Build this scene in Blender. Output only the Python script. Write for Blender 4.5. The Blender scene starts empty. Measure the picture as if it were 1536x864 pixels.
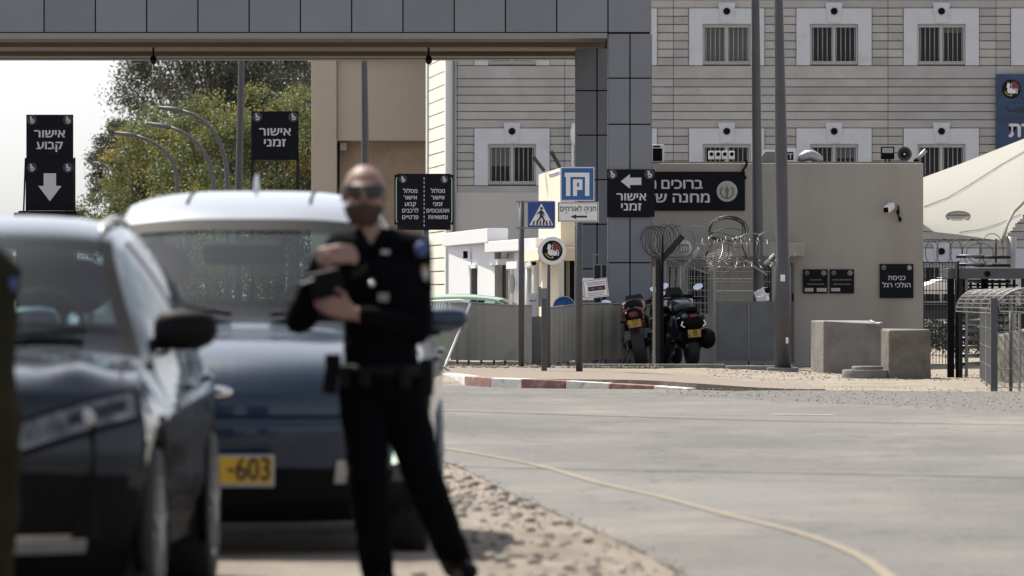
import bpy, bmesh, math, random
from mathutils import Vector, Matrix, noise as mnoise
R = math.radians
random.seed(7)
scene = bpy.context.scene
COL = scene.collection

# ------------------------------------------------------------------ camera, world, sun, exposure
F = 8533.3                      # focal length in photo pixels (200 mm on 36 mm, 1536 px wide)
CX, HZ, CAMZ = 768.0, 440.0, 1.3
cam_d = bpy.data.cameras.new('camera')
cam = bpy.data.objects.new('camera', cam_d); COL.objects.link(cam)
cam.location = (0, 0, CAMZ); cam.rotation_euler = (R(90), 0, 0)
cam_d.lens = 200; cam_d.sensor_width = 36; cam_d.shift_y = (HZ-432)/1536
cam_d.clip_start = 0.5; cam_d.clip_end = 6000
cam_d.dof.use_dof = True; cam_d.dof.focus_distance = 94; cam_d.dof.aperture_fstop = 4.7
scene.camera = cam
SUN_EL, SUN_BEHIND = 56.0, 54.0
sdir = Vector((-math.cos(R(SUN_BEHIND))*math.cos(R(SUN_EL)), math.sin(R(SUN_BEHIND))*math.cos(R(SUN_EL)), math.sin(R(SUN_EL))))
world = bpy.data.worlds.new('World'); scene.world = world; world.use_nodes = True
wn = world.node_tree; bg = wn.nodes['Background']
sky = wn.nodes.new('ShaderNodeTexSky'); sky.sky_type = 'NISHITA'; sky.sun_disc = False
sky.sun_elevation = R(SUN_EL); sky.sun_rotation = math.atan2(sdir.x, sdir.y)
sky.dust_density = 1.6; sky.air_density = 1.0; sky.ozone_density = 2.5
hz = wn.nodes.new('ShaderNodeHueSaturation'); hz.inputs['Saturation'].default_value = .25      # milky, hazy daylight
wn.links.new(sky.outputs[0], hz.inputs['Color']); mk = wn.nodes.new('ShaderNodeMix'); mk.data_type = 'RGBA'; mk.blend_type = 'MULTIPLY'; mk.inputs[0].default_value = 1; mk.inputs[7].default_value = (.985, 1.0, 1.045, 1)
wn.links.new(hz.outputs[0], mk.inputs[6]); wn.links.new(mk.outputs[2], bg.inputs[0]); bg.inputs[1].default_value = 0.108
sun_d = bpy.data.lights.new('sun', 'SUN'); sun_d.energy = 4.5; sun_d.angle = R(0.5); sun_d.color = (1, .94, .84)
sun = bpy.data.objects.new('sun', sun_d); COL.objects.link(sun); sun.location = (-60, 60, 80)
sun.rotation_euler = sdir.to_track_quat('Z', 'Y').to_euler()
scene.view_settings.view_transform = 'Standard'; scene.view_settings.look = 'None'
scene.view_settings.exposure = 0.82; scene.view_settings.gamma = 1.0
scene.cycles.max_bounces = 8; scene.cycles.transparent_max_bounces = 24
scene.cycles.use_denoising = True
scene.cycles.caustics_reflective = False; scene.cycles.caustics_refractive = False

# ------------------------------------------------------------------ helpers
def at(px, py, d): return Vector(((px-CX)/F*d, d, CAMZ-(py-HZ)/F*d))
def X(px, d): return (px-CX)/F*d
def Z(py, d): return CAMZ-(py-HZ)/F*d
def gd(py, z=0.0): return (CAMZ-z)*F/(py-HZ)          # depth of a ground point

def mat(name, col, rough=.7, metal=0., var=.12, scale=3., bump=0., bscale=40., spec=.5, coat=0., stretch=None, dirt=None):
    m = bpy.data.materials.new(name); m.use_nodes = True
    nt = m.node_tree; b = nt.nodes['Principled BSDF']
    b.inputs['Roughness'].default_value = rough; b.inputs['Metallic'].default_value = metal
    b.inputs['Specular IOR Level'].default_value = spec
    if coat: b.inputs['Coat Weight'].default_value = coat; b.inputs['Coat Roughness'].default_value = .03; b.inputs['Coat IOR'].default_value = 1.36
    tc = nt.nodes.new('ShaderNodeTexCoord'); src = tc.outputs['Object']
    if stretch:
        mp = nt.nodes.new('ShaderNodeMapping'); mp.inputs['Scale'].default_value = stretch
        nt.links.new(src, mp.inputs[0]); src = mp.outputs[0]
    if var:
        n = nt.nodes.new('ShaderNodeTexNoise'); n.inputs['Scale'].default_value = scale; n.inputs['Detail'].default_value = 6
        n.inputs['Roughness'].default_value = .65
        nt.links.new(src, n.inputs['Vector'])
        r = nt.nodes.new('ShaderNodeValToRGB')
        r.color_ramp.elements[0].position = .3; r.color_ramp.elements[1].position = .7
        r.color_ramp.elements[0].color = (*[max(0, c*(1-var)) for c in col], 1)
        r.color_ramp.elements[1].color = (*[min(1, c*(1+var)) for c in col], 1)
        nt.links.new(n.outputs[0], r.inputs[0]); out = r.outputs[0]
        if dirt:
            n2 = nt.nodes.new('ShaderNodeTexNoise'); n2.inputs['Scale'].default_value = dirt[1]; n2.inputs['Detail'].default_value = 8
            nt.links.new(src, n2.inputs['Vector'])
            r2 = nt.nodes.new('ShaderNodeValToRGB'); r2.color_ramp.elements[0].position = dirt[2]; r2.color_ramp.elements[1].position = dirt[3]
            nt.links.new(n2.outputs[0], r2.inputs[0])
            mx = nt.nodes.new('ShaderNodeMix'); mx.data_type = 'RGBA'
            nt.links.new(r2.outputs[0], mx.inputs[0]); nt.links.new(out, mx.inputs[6]); mx.inputs[7].default_value = (*dirt[0], 1)
            out = mx.outputs[2]
        nt.links.new(out, b.inputs['Base Color'])
    else:
        b.inputs['Base Color'].default_value = (*col, 1)
    if bump:
        nb = nt.nodes.new('ShaderNodeTexNoise'); nb.inputs['Scale'].default_value = bscale; nb.inputs['Detail'].default_value = 5
        nt.links.new(src, nb.inputs['Vector'])
        bp = nt.nodes.new('ShaderNodeBump'); bp.inputs['Strength'].default_value = 1; bp.inputs['Distance'].default_value = bump
        nt.links.new(nb.outputs[0], bp.inputs['Height']); nt.links.new(bp.outputs[0], b.inputs['Normal'])
    return m

def glass_mat(name, tint=(.45, .5, .5), rough=.02):
    m = bpy.data.materials.new(name); m.use_nodes = True; nt = m.node_tree
    for n in list(nt.nodes):
        if n.type == 'BSDF_PRINCIPLED': nt.nodes.remove(n)
    out = [n for n in nt.nodes if n.type == 'OUTPUT_MATERIAL'][0]
    t = nt.nodes.new('ShaderNodeBsdfTransparent'); t.inputs[0].default_value = (*tint, 1)
    g = nt.nodes.new('ShaderNodeBsdfGlossy'); g.inputs['Roughness'].default_value = rough; g.inputs[0].default_value = (1, 1, 1, 1)
    ge = nt.nodes.new('ShaderNodeNewGeometry'); dt = nt.nodes.new('ShaderNodeVectorMath'); dt.operation = 'DOT_PRODUCT'
    nt.links.new(ge.outputs['Normal'], dt.inputs[0]); nt.links.new(ge.outputs['Incoming'], dt.inputs[1])
    def mth(op_, a_, b_):
        n = nt.nodes.new('ShaderNodeMath'); n.operation = op_
        for i, v in enumerate((a_, b_)):
            if v is None: continue
            if isinstance(v, (int, float)): n.inputs[i].default_value = v
            else: nt.links.new(v, n.inputs[i])
        return n.outputs[0]
    sch = mth('ADD', mth('MULTIPLY', mth('POWER', mth('SUBTRACT', 1.0, mth('ABSOLUTE', dt.outputs['Value'], None)), 5.0), .62), .03)   # glass reflectance by angle
    mx = nt.nodes.new('ShaderNodeMixShader'); nt.links.new(sch, mx.inputs[0])
    nt.links.new(t.outputs[0], mx.inputs[1]); nt.links.new(g.outputs[0], mx.inputs[2]); nt.links.new(mx.outputs[0], out.inputs[0])
    return m

def leaf_mat(name, col, tr=.35):
    m = bpy.data.materials.new(name); m.use_nodes = True; nt = m.node_tree
    b = nt.nodes['Principled BSDF']; b.inputs['Base Color'].default_value = (*col, 1); b.inputs['Roughness'].default_value = .55
    out = [n for n in nt.nodes if n.type == 'OUTPUT_MATERIAL'][0]
    t = nt.nodes.new('ShaderNodeBsdfTranslucent'); t.inputs[0].default_value = (*[min(1, c*1.3) for c in col], 1)
    mx = nt.nodes.new('ShaderNodeMixShader'); mx.inputs[0].default_value = tr
    nt.links.new(b.outputs[0], mx.inputs[1]); nt.links.new(t.outputs[0], mx.inputs[2]); nt.links.new(mx.outputs[0], out.inputs[0])
    return m

def emit_mat(name, col, s):
    m = mat(name, col, .3, var=0); b = m.node_tree.nodes['Principled BSDF']
    b.inputs['Emission Color'].default_value = (*col, 1); b.inputs['Emission Strength'].default_value = s
    return m

M = {}
def defmats():
    a = M
    a['stone'] = mat('stone cladding', (.385, .38, .37), .85, var=.16, scale=.9, bump=.004, bscale=12, dirt=((.27, .25, .23), .5, .55, .8))
    a['stone_b'] = mat('stone cladding warm', (.40, .385, .36), .85, var=.14, scale=1.3, bump=.004, bscale=12)
    a['stone_c'] = mat('stone cladding grey', (.355, .352, .35), .85, var=.14, scale=1.1, bump=.004, bscale=12)
    a['stone_d'] = mat('stone cladding pale', (.41, .403, .388), .85, var=.12, scale=1.2, bump=.004, bscale=12)
    a['stone_e'] = mat('stone cladding dull', (.345, .34, .335), .85, var=.14, scale=1., bump=.004, bscale=12)
    a['gate_b'] = mat('grey composite panel b', (.185, .197, .22), .5, var=.07, scale=.8, spec=.4)
    a['gate_c'] = mat('grey composite panel c', (.205, .216, .238), .45, var=.07, scale=.8, spec=.4)
    a['surround'] = mat('painted window surround', (.53, .55, .59), .8, var=.06, scale=2, dirt=((.36, .35, .35), 1.2, .6, .85))
    a['joint'] = mat('joint', (.075, .07, .068), .9, var=.2)
    a['plaster'] = mat('beige plaster', (.36, .338, .30), .9, var=.06, scale=.7, bump=.003, bscale=60, dirt=((.27, .245, .21), .9, .46, .82), stretch=(1, 1, .3))
    a['plaster2'] = mat('pale plaster', (.45, .44, .425), .9, var=.05, scale=.8)
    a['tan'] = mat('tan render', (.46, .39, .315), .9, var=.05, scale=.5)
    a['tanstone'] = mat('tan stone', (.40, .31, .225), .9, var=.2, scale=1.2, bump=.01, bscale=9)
    a['cream'] = mat('cream stone with painted sunlight', (.80, .75, .65), .85, var=.08, scale=1.5)  # far paler than the facade stone: sunlight put into the colour
    a['whitewall'] = mat('white render', (.68, .68, .68), .8, var=.03, scale=1)
    a['yellow'] = mat('yellow cream render', (.70, .63, .51), .85, var=.05, scale=1)
    a['gate'] = mat('grey composite panel', (.195, .207, .232), .5, metal=.0, var=.06, scale=.8, spec=.4)
    a['gatestrip'] = mat('light grey strip', (.24, .235, .23), .5, var=.05)
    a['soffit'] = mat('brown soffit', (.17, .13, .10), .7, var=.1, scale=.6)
    a['hoard'] = mat('beige corrugated steel', (.27, .26, .228), .6, var=.07, scale=.8, dirt=((.18, .17, .15), 1.5, .6, .8))
    a['steel'] = mat('galvanised steel', (.33, .335, .34), .45, .6, var=.12, scale=5)
    a['steeld'] = mat('dull grey steel', (.17, .175, .18), .5, .4, var=.15, scale=4)
    a['polemat'] = mat('grey painted pole', (.075, .076, .082), .5, .3, var=.1, scale=4)
    a['darksteel'] = mat('dark steel', (.022, .023, .026), .6, .1, var=.2, scale=5, spec=.2)
    a['panel'] = mat('grey steel sheet', (.11, .117, .125), .55, .2, var=.12, scale=1.5, dirt=((.055, .055, .062), 1.1, .5, .72))
    a['black'] = mat('black sign face', (.0055, .0062, .0095), .6, var=.1, scale=2, spec=.15)
    a['letter'] = mat('white lettering', (.58, .58, .61), .6, var=0)
    a['letterdim'] = mat('dim lettering', (.25, .26, .28), .6, var=0)
    a['white'] = mat('white paint', (.72, .72, .73), .5, var=.04)
    a['blacktext'] = mat('black lettering', (.015, .015, .015), .6, var=0)
    a['blue'] = mat('blue road sign', (.012, .10, .30), .4, var=.05)
    a['blue2'] = mat('deep blue road sign', (.012, .045, .22), .4, var=.05)
    a['green'] = mat('pale green edge', (.42, .58, .47), .5, var=0)
    a['red'] = mat('red paint', (.15, .03, .03), .5, var=.1)
    a['purple'] = mat('dark maroon print', (.06, .015, .03), .5, var=0)
    a['yellowink'] = mat('yellow ink', (.5, .4, .05), .5, var=0)
    a['concrete'] = mat('raw concrete', (.21, .20, .185), .9, var=.2, scale=2.2, bump=.012, bscale=14, dirt=((.085, .08, .075), 1.4, .48, .74))
    a['concrete_d'] = mat('stained concrete', (.15, .135, .115), .9, var=.3, scale=2.5, bump=.015, bscale=12, dirt=((.055, .05, .045), 1.8, .46, .72))
    a['kerbw'] = mat('worn white kerb paint', (.62, .60, .57), .8, var=.14, scale=5, dirt=((.3, .27, .24), 6, .58, .75))
    a['kerbr'] = mat('worn red kerb paint', (.22, .105, .092), .8, var=.2, scale=5, dirt=((.33, .27, .24), 5, .55, .75))
    a['fabric'] = leaf_mat('cream sail cloth', (.31, .305, .265), .35)
    a['seam'] = mat('sail seam', (.30, .29, .25), .9, var=0)
    a['razor'] = mat('razor wire', (.26, .26, .26), .4, .8, var=.2)
    a['razord'] = mat('dark razor wire', (.07, .07, .07), .5, .5, var=.2)
    a['mesh'] = mat('mesh wire', (.30, .30, .29), .5, .4, var=.1)
    a['bark'] = mat('bark', (.12, .09, .065), .9, var=.3, scale=3, bump=.02, bscale=10)
    a['glassdark'] = mat('dark window glass', (.008, .009, .011), .12, var=0, spec=.25)
    a['curtain'] = mat('grey curtain', (.10, .105, .11), .8, var=.25, scale=6, stretch=(6, 1, .1))
    a['alu'] = mat('pale window frame', (.42, .42, .41), .4, .3, var=.05)
    a['rubber'] = mat('tyre rubber', (.014, .014, .015), .75, var=.2, scale=20)
    a['bplastic'] = mat('black plastic', (.005, .005, .006), .6, var=.15, scale=10, spec=.09)
    a['chrome'] = mat('bright metal', (.75, .75, .76), .15, 1., var=0)
    a['engine'] = mat('engine metal', (.12, .12, .125), .4, .8, var=.3, scale=20)
    a['mirror'] = mat('mirror glass', (.85, .9, 1.0), .03, 1., var=0)
    a['plate'] = mat('yellow number plate', (.50, .30, .02), .5, var=.05)
    a['bikered'] = mat('red bike paint', (.11, .010, .012), .25, var=.05, coat=.6)
    a['taillight'] = mat('red tail lamp', (.11, .008, .008), .2, var=0)
    a['lens'] = mat('clear lamp lens', (.095, .10, .115), .18, .4, var=.95, scale=9)
    a['drl'] = emit_mat('lit running lamp', (.72, .85, .68), 1.0)
    a['paint1'] = mat('dark blue grey car paint', (.004, .009, .019), .45, 0., var=.03, spec=.08, coat=1.)
    a['paint2'] = mat('steel blue car paint', (.014, .027, .052), .4, .1, var=.03, spec=.15, coat=1.)
    a['paint3'] = mat('pale green car paint', (.22, .34, .22), .3, var=.03, coat=.8)
    a['lampgrey'] = mat('dull lamp grey', (.10, .102, .11), .6, .2, var=.1, scale=3)
    a['mirrorcap'] = mat('matt black mirror cap', (.004, .004, .005), .6, var=.1, spec=.12)
    a['roofsheen'] = mat('roof paint with painted sky sheen', (.24, .26, .30), .3, .1, var=.03, coat=1.)  # pale tone puts the sky's reflection into the roof colour
    a['bikeplate'] = mat('yellow number plate with painted shade', (.36, .22, .03), .6, var=.1)  # darker than the car's plate, with shade put into the colour
    a['turn'] = mat('charcoal steel', (.07, .073, .08), .5, .3, var=.15, scale=4)
    a['meshd'] = mat('weathered mesh wire', (.17, .17, .165), .55, .3, var=.1)
    a['carglass'] = glass_mat('windscreen glass', (.58, .71, .73))
    a['seat'] = mat('dark seat fabric', (.008, .010, .014), .9, var=.1)
    a['uniform'] = mat('black navy uniform cloth', (.0022, .0024, .0036), .95, var=.3, scale=9, bump=.003, bscale=25, spec=.06)
    a['olive'] = mat('olive uniform cloth', (.020, .018, .011), .95, var=.3, scale=6, bump=.003, bscale=25, spec=.06)
    a['skin'] = mat('skin', (.215, .122, .096), .55, var=.12, scale=14)
    a['beard'] = mat('dark beard', (.045, .025, .019), .95, var=.3, scale=60)
    a['sunglass'] = mat('black sunglasses', (.003, .003, .004), .3, var=0)
    a['leather'] = mat('black leather', (.003, .003, .0035), .6, var=.2, scale=10, spec=.12)
    a['patch'] = mat('blue shoulder patch', (.05, .07, .19), .8, var=.1)
    a['gold'] = mat('gold emblem thread', (.25, .19, .08), .7, var=.2, scale=30)
    a['silver'] = mat('silver badge', (.55, .55, .58), .25, .9, var=0)
    a['banner'] = mat('blue printed banner', (.022, .05, .115), .6, var=.35, scale=1.2, stretch=(.5, 1, 1.6))
    a['leafy'] = leaf_mat('yellow green leaf', (.14, .152, .045))
    a['leafg'] = leaf_mat('green leaf', (.078, .105, .042))
    a['leafo'] = leaf_mat('golden leaf', (.27, .21, .045))
    a['leafd'] = leaf_mat('dark grey green leaf', (.05, .055, .04), .2)
    a['leafd2'] = leaf_mat('grey green leaf', (.085, .09, .068), .25)
defmats()

class MB:
    def __init__(s): s.v = []; s.f = []; s.m = []; s.sm = []
    def add(s, vs, fs, m=0, smooth=False, mx=None):
        o = len(s.v)
        for v in vs: s.v.append(tuple(mx @ Vector(v)) if mx else tuple(v))
        for f in fs: s.f.append([i+o for i in f]); s.m.append(m); s.sm.append(smooth)
        return s
    def box(s, x0, x1, y0, y1, z0, z1, m=0, mx=None):
        vs = [(x, y, z) for x in (x0, x1) for y in (y0, y1) for z in (z0, z1)]
        fs = [(0, 1, 3, 2), (4, 6, 7, 5), (0, 4, 5, 1), (2, 3, 7, 6), (0, 2, 6, 4), (1, 5, 7, 3)]
        return s.add(vs, fs, m, False, mx)
    def bar(s, p, q, w, h=None, m=0, up=(0, 0, 1)):
        p, q = Vector(p), Vector(q); h = h or w; d = (q-p); L = d.length
        if L < 1e-6: return s
        z = d/L; u = Vector(up)
        if abs(z.dot(u)) > .99: u = Vector((0, 1, 0))
        x = u.cross(z).normalized(); y = z.cross(x)
        mx = Matrix((x, y, z)).transposed().to_4x4(); mx.translation = p
        return s.box(-w/2, w/2, -h/2, h/2, 0, L, m, mx)
    def tube(s, pts, r, n=8, m=0, closed=False, cap=True):
        pts = [Vector(p) for p in pts]; rs = r if isinstance(r, (list, tuple)) else [r]*len(pts)
        N = len(pts); vs = []; fs = []; prev = None
        for i, p in enumerate(pts):
            a = pts[(i-1) % N] if (closed or i > 0) else p; b = pts[(i+1) % N] if (closed or i < N-1) else p
            t = (b-a); t = t.normalized() if t.length > 1e-9 else Vector((0, 0, 1))
            if prev is None:
                u = Vector((0, 0, 1)) if abs(t.z) < .9 else Vector((0, 1, 0))
                x = u.cross(t).normalized()
            else:
                x = (prev - t*prev.dot(t)); x = x.normalized() if x.length > 1e-6 else t.orthogonal().normalized()
            prev = x; y = t.cross(x)
            for k in range(n):
                an = 2*math.pi*k/n; vs.append(p + (x*math.cos(an)+y*math.sin(an))*rs[i])
        for i in range(N if closed else N-1):
            j = (i+1) % N
            for k in range(n): fs.append((i*n+k, i*n+(k+1) % n, j*n+(k+1) % n, j*n+k))
        if cap and not closed:
            fs.append(tuple(range(n))[::-1]); fs.append(tuple((N-1)*n+k for k in range(n)))
        return s.add(vs, fs, m, True)
    def cyl(s, p, q, r0, r1=None, n=16, m=0): return s.tube([p, q], [r0, r0 if r1 is None else r1], n, m)
    def ell(s, c, r, m=0, nu=16, nv=10, mx=None):
        vs = []; fs = []
        for j in range(nv+1):
            th = math.pi*j/nv
            for i in range(nu):
                ph = 2*math.pi*i/nu
                v = Vector((r[0]*math.sin(th)*math.cos(ph), r[1]*math.sin(th)*math.sin(ph), r[2]*math.cos(th)))
                if mx: v = mx @ v
                vs.append(v+Vector(c))
        for j in range(nv):
            for i in range(nu):
                a, b = j*nu+i, j*nu+(i+1) % nu
                fs.append((a, a+nu, b+nu, b))
        return s.add(vs, fs, m, True)
    def prism(s, poly, y0, y1, m=0):       # polygon in the XZ plane pushed from y0 to y1
        n = len(poly)
        vs = [(x, y0, z) for x, z in poly]+[(x, y1, z) for x, z in poly]
        fs = [tuple(range(n)), tuple(range(n, 2*n))[::-1]]+[(i, i+n, (i+1) % n+n, (i+1) % n) for i in range(n)]
        return s.add(vs, fs, m)
    def disc(s, cx, cz, r, y0, y1, m=0, n=32, rz=None):
        return s.prism([(cx+r*math.cos(2*math.pi*i/n), cz+(rz or r)*math.sin(2*math.pi*i/n)) for i in range(n)], y0, y1, m)
    def grid(s, pts, m=0, smooth=True):     # pts[i][j]
        a, b = len(pts), len(pts[0]); vs = [p for r_ in pts for p in r_]
        fs = [(i*b+j, i*b+j+1, (i+1)*b+j+1, (i+1)*b+j) for i in range(a-1) for j in range(b-1)]
        return s.add(vs, fs, m, smooth)
    def build(s, name, mats, parent=None, bevel=0, seg=2, fix=True):
        if not isinstance(mats, (list, tuple)): mats = [mats]
        me = bpy.data.meshes.new(name)
        o = ORG[0]
        me.from_pydata([(v[0]-o[0], v[1]-o[1], v[2]-o[2]) for v in s.v], [], s.f)
        for m_ in mats: me.materials.append(M[m_] if isinstance(m_, str) else m_)
        me.polygons.foreach_set('material_index', s.m); me.polygons.foreach_set('use_smooth', s.sm)
        if fix:
            bm = bmesh.new(); bm.from_mesh(me); bmesh.ops.recalc_face_normals(bm, faces=bm.faces); bm.to_mesh(me); bm.free()
        ob = bpy.data.objects.new(name, me); COL.objects.link(ob)
        if parent: ob.parent = parent
        else: ob.location = o
        if bevel:
            b = ob.modifiers.new('bevel', 'BEVEL'); b.width = bevel; b.segments = seg; b.limit_method = 'ANGLE'; b.angle_limit = R(40)
        return ob

ORG = [Vector((0, 0, 0))]
def tag(o, label=None, cat=None, group=None, kind=None):
    if label: o['label'] = label
    if cat: o['category'] = cat
    if group: o['group'] = group
    if kind: o['kind'] = kind
    return o
def thing(name, label, cat, loc=(0, 0, 0), group=None):
    o = bpy.data.objects.new(name, None); COL.objects.link(o); o.location = loc; o.empty_display_size = .2
    ORG[0] = Vector(loc); return tag(o, label, cat, group)
def setorg(p=(0, 0, 0)): ORG[0] = Vector(p)
def copy_tree(o, parent=None):
    c = o.copy(); COL.objects.link(c)
    if parent: c.parent = parent
    for ch in o.children: copy_tree(ch, c)
    return c

_tc = {}
def glyphs(body, bold=.018):
    k = (body, bold)
    if k not in _tc:
        cu = bpy.data.curves.new('t', 'FONT'); cu.body = body; cu.offset = 0; cu.resolution_u = 4
        o = bpy.data.objects.new('t', cu); COL.objects.link(o)
        dg = bpy.context.evaluated_depsgraph_get(); dg.update()
        me = bpy.data.meshes.new_from_object(o.evaluated_get(dg))
        vs = [(v.co.x, v.co.y) for v in me.vertices]; fs = [tuple(p.vertices) for p in me.polygons]
        bpy.data.objects.remove(o); bpy.data.curves.remove(cu); bpy.data.meshes.remove(me)
        _tc[k] = (vs, fs)
    return _tc[k]
def heb(t): return t[::-1]
def write(mb, body, xc, zbase, h, y, m=0, bold=.018, width=None, tilt=0.):
    """letters on a plane facing the camera; h = size of a full-height Hebrew letter / digit"""
    vs, fs = glyphs(body, bold)
    x0 = min(v[0] for v in vs); x1 = max(v[0] for v in vs)
    sc = h/.60; sx = sc
    if width: sx = width/(x1-x0)
    ca, sa = math.cos(tilt), math.sin(tilt); bo = bold*.8
    for i, (du, dv) in enumerate(((0, 0), (bo, 0), (-bo, 0), (0, bo*.7), (0, -bo*.7))):     # stroke weight: five shifted sheets, 0.3 mm apart
        out = []
        for v in vs:
            a, b = (v[0]+du-(x0+x1)/2)*sx, (v[1]+dv)*sc
            out.append((xc+a*ca-b*sa, y-.0003*i, zbase+a*sa+b*ca))
        mb.add(out, fs, m)

def lerp(a, b, t): return a+(b-a)*t
def interp(xs, ys, x):
    if x <= xs[0]: return ys[0]
    for i in range(len(xs)-1):
        if x <= xs[i+1]:
            t = (x-xs[i])/max(1e-9, xs[i+1]-xs[i]); return ys[i]+(ys[i+1]-ys[i])*t
    return ys[-1]
def sstep(a, b, x):
    t = max(0, min(1, (x-a)/(b-a))); return t*t*(3-2*t)

exec_order = []
# ------------------------------------------------------------------ ground, road, pavement
def ground_material(name, kind):
    m = bpy.data.materials.new(name); m.use_nodes = True; nt = m.node_tree; b = nt.nodes['Principled BSDF']
    b.inputs['Roughness'].default_value = .92; b.inputs['Specular IOR Level'].default_value = .2
    tc = nt.nodes.new('ShaderNodeTexCoord')
    def noise(scale, detail=6, sx=None, rough=.6):
        n = nt.nodes.new('ShaderNodeTexNoise'); n.inputs['Scale'].default_value = scale; n.inputs['Detail'].default_value = detail; n.inputs['Roughness'].default_value = rough
        if sx:
            mp = nt.nodes.new('ShaderNodeMapping'); mp.inputs['Scale'].default_value = sx
            nt.links.new(tc.outputs['Object'], mp.inputs[0]); nt.links.new(mp.outputs[0], n.inputs[0])
        else: nt.links.new(tc.outputs['Object'], n.inputs[0])
        return n.outputs[0]
    def ramp(fac, stops):
        r = nt.nodes.new('ShaderNodeValToRGB'); e = r.color_ramp.elements
        while len(e) < len(stops): e.new(.5)
        for i, (p, c) in enumerate(stops): e[i].position = p; e[i].color = (*c, 1)
        nt.links.new(fac, r.inputs[0]); return r.outputs[0]
    def mix(f, a, c, typ='MIX'):
        x = nt.nodes.new('ShaderNodeMix'); x.data_type = 'RGBA'; x.blend_type = typ
        if isinstance(f, float): x.inputs[0].default_value = f
        else: nt.links.new(f, x.inputs[0])
        nt.links.new(a, x.inputs[6])
        if isinstance(c, tuple): x.inputs[7].default_value = (*c, 1)
        else: nt.links.new(c, x.inputs[7])
        return x.outputs[2]
    def bump(h, dist):
        bp = nt.nodes.new('ShaderNodeBump'); bp.inputs['Distance'].default_value = dist
        nt.links.new(h, bp.inputs['Height']); nt.links.new(bp.outputs[0], b.inputs['Normal'])
    if kind == 'asphalt':
        c1 = ramp(noise(.22, 6, (1, .35, 1)), [(.3, (.115, .112, .108)), (.7, (.20, .192, .182))])
        c2 = ramp(noise(28, 4, None, .75), [(.3, (.45, .45, .45)), (.7, (1.45, 1.43, 1.4))])
        c = mix(.8, c1, c2, 'MULTIPLY')
        dust = ramp(noise(.5, 8, (1, .5, 1), .7), [(.5, (0, 0, 0)), (.78, (1, 1, 1))])
        c = mix(dust, c, (.25, .225, .195))
        stain = ramp(noise(1.1, 5, (1.6, .25, 1)), [(.62, (0, 0, 0)), (.8, (.6, .6, .6))])
        c = mix(stain, c, (.075, .073, .071))
        def cracks(scale, w, seed):
            v = nt.nodes.new('ShaderNodeTexVoronoi'); v.feature = 'DISTANCE_TO_EDGE'; v.inputs['Scale'].default_value = scale
            wv = nt.nodes.new('ShaderNodeVectorMath'); wv.operation = 'ADD'; nn_ = nt.nodes.new('ShaderNodeTexNoise'); nn_.inputs['Scale'].default_value = 1.7; nn_.inputs['Detail'].default_value = 5
            nt.links.new(tc.outputs['Object'], nn_.inputs[0]); sc_ = nt.nodes.new('ShaderNodeVectorMath'); sc_.operation = 'SCALE'; sc_.inputs['Scale'].default_value = seed
            nt.links.new(nn_.outputs['Color'], sc_.inputs[0]); nt.links.new(tc.outputs['Object'], wv.inputs[0]); nt.links.new(sc_.outputs[0], wv.inputs[1]); nt.links.new(wv.outputs[0], v.inputs[0])
            return ramp(v.outputs['Distance'], [(0, (.5, .5, .5)), (w, (1, 1, 1))])
        c = mix(.8, c, cracks(.16, .006, 1.3), 'MULTIPLY'); c = mix(.55, c, cracks(.5, .010, .9), 'MULTIPLY')
        patch_ = ramp(noise(.12, 2, (1, .25, 1), .4), [(.54, (1, 1, 1)), (.56, (.86, .86, .87))])
        c = mix(.8, c, patch_, 'MULTIPLY')
        nt.links.new(c, b.inputs['Base Color']); bump(noise(60, 3), .012)
    elif kind == 'sand':
        c1 = ramp(noise(.9, 8, None, .7), [(.3, (.21, .178, .145)), (.55, (.33, .285, .235)), (.75, (.42, .37, .31))])
        c2 = ramp(noise(9, 6, None, .7), [(.3, (.62, .6, .58)), (.6, (1.12, 1.12, 1.12))])
        c = mix(.85, c1, c2, 'MULTIPLY')
        nt.links.new(c, b.inputs['Base Color']); bump(noise(7, 8, None, .7), .08)
    elif kind == 'gravel':
        v = nt.nodes.new('ShaderNodeTexVoronoi'); v.inputs['Scale'].default_value = 34; nt.links.new(tc.outputs['Object'], v.inputs[0])
        s = nt.nodes.new('ShaderNodeSeparateColor'); nt.links.new(v.outputs['Color'], s.inputs[0])
        c = ramp(s.outputs[0], [(0, (.075, .072, .068)), (.5, (.135, .129, .122)), (1, (.23, .215, .2))])
        nt.links.new(c, b.inputs['Base Color']); bump(v.outputs['Distance'], .02)
    elif kind == 'pavers':
        br = nt.nodes.new('ShaderNodeTexBrick'); br.inputs['Scale'].default_value = 4.5
        br.inputs['Color1'].default_value = (.195, .155, .145, 1); br.inputs['Color2'].default_value = (.245, .205, .19, 1)
        br.inputs['Mortar'].default_value = (.2, .165, .14, 1); br.inputs['Mortar Size'].default_value = .03
        nt.links.new(tc.outputs['Object'], br.inputs[0])
        d = ramp(noise(2, 7), [(.34, (0, 0, 0)), (.60, (1, 1, 1))])
        c = mix(d, br.outputs[0], (.205, .172, .135))
        nt.links.new(c, b.inputs['Base Color']); bump(noise(20, 4), .02)
    elif kind == 'yellowline':
        w = ramp(noise(6, 6, None, .7), [(.36, (.165, .152, .138)), (.66, (.28, .235, .15))])
        nt.links.new(w, b.inputs['Base Color'])
    return m
for k in ('asphalt', 'sand', 'gravel', 'pavers', 'yellowline'): M['g_'+k] = ground_material(k, k)

def poly_sheet(name, pts, z, m):
    setorg(); mb = MB()
    mb.add([(p[0], p[1], z) for p in pts], [tuple(range(len(pts)))])
    o = mb.build(name, m, fix=False)
    if o.data.polygons[0].normal.z < 0: o.data.flip_normals()
    return tag(o, kind='structure')
def gp(px, py, z=0.): d = gd(py, z); return (X(px, d), d)

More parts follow.
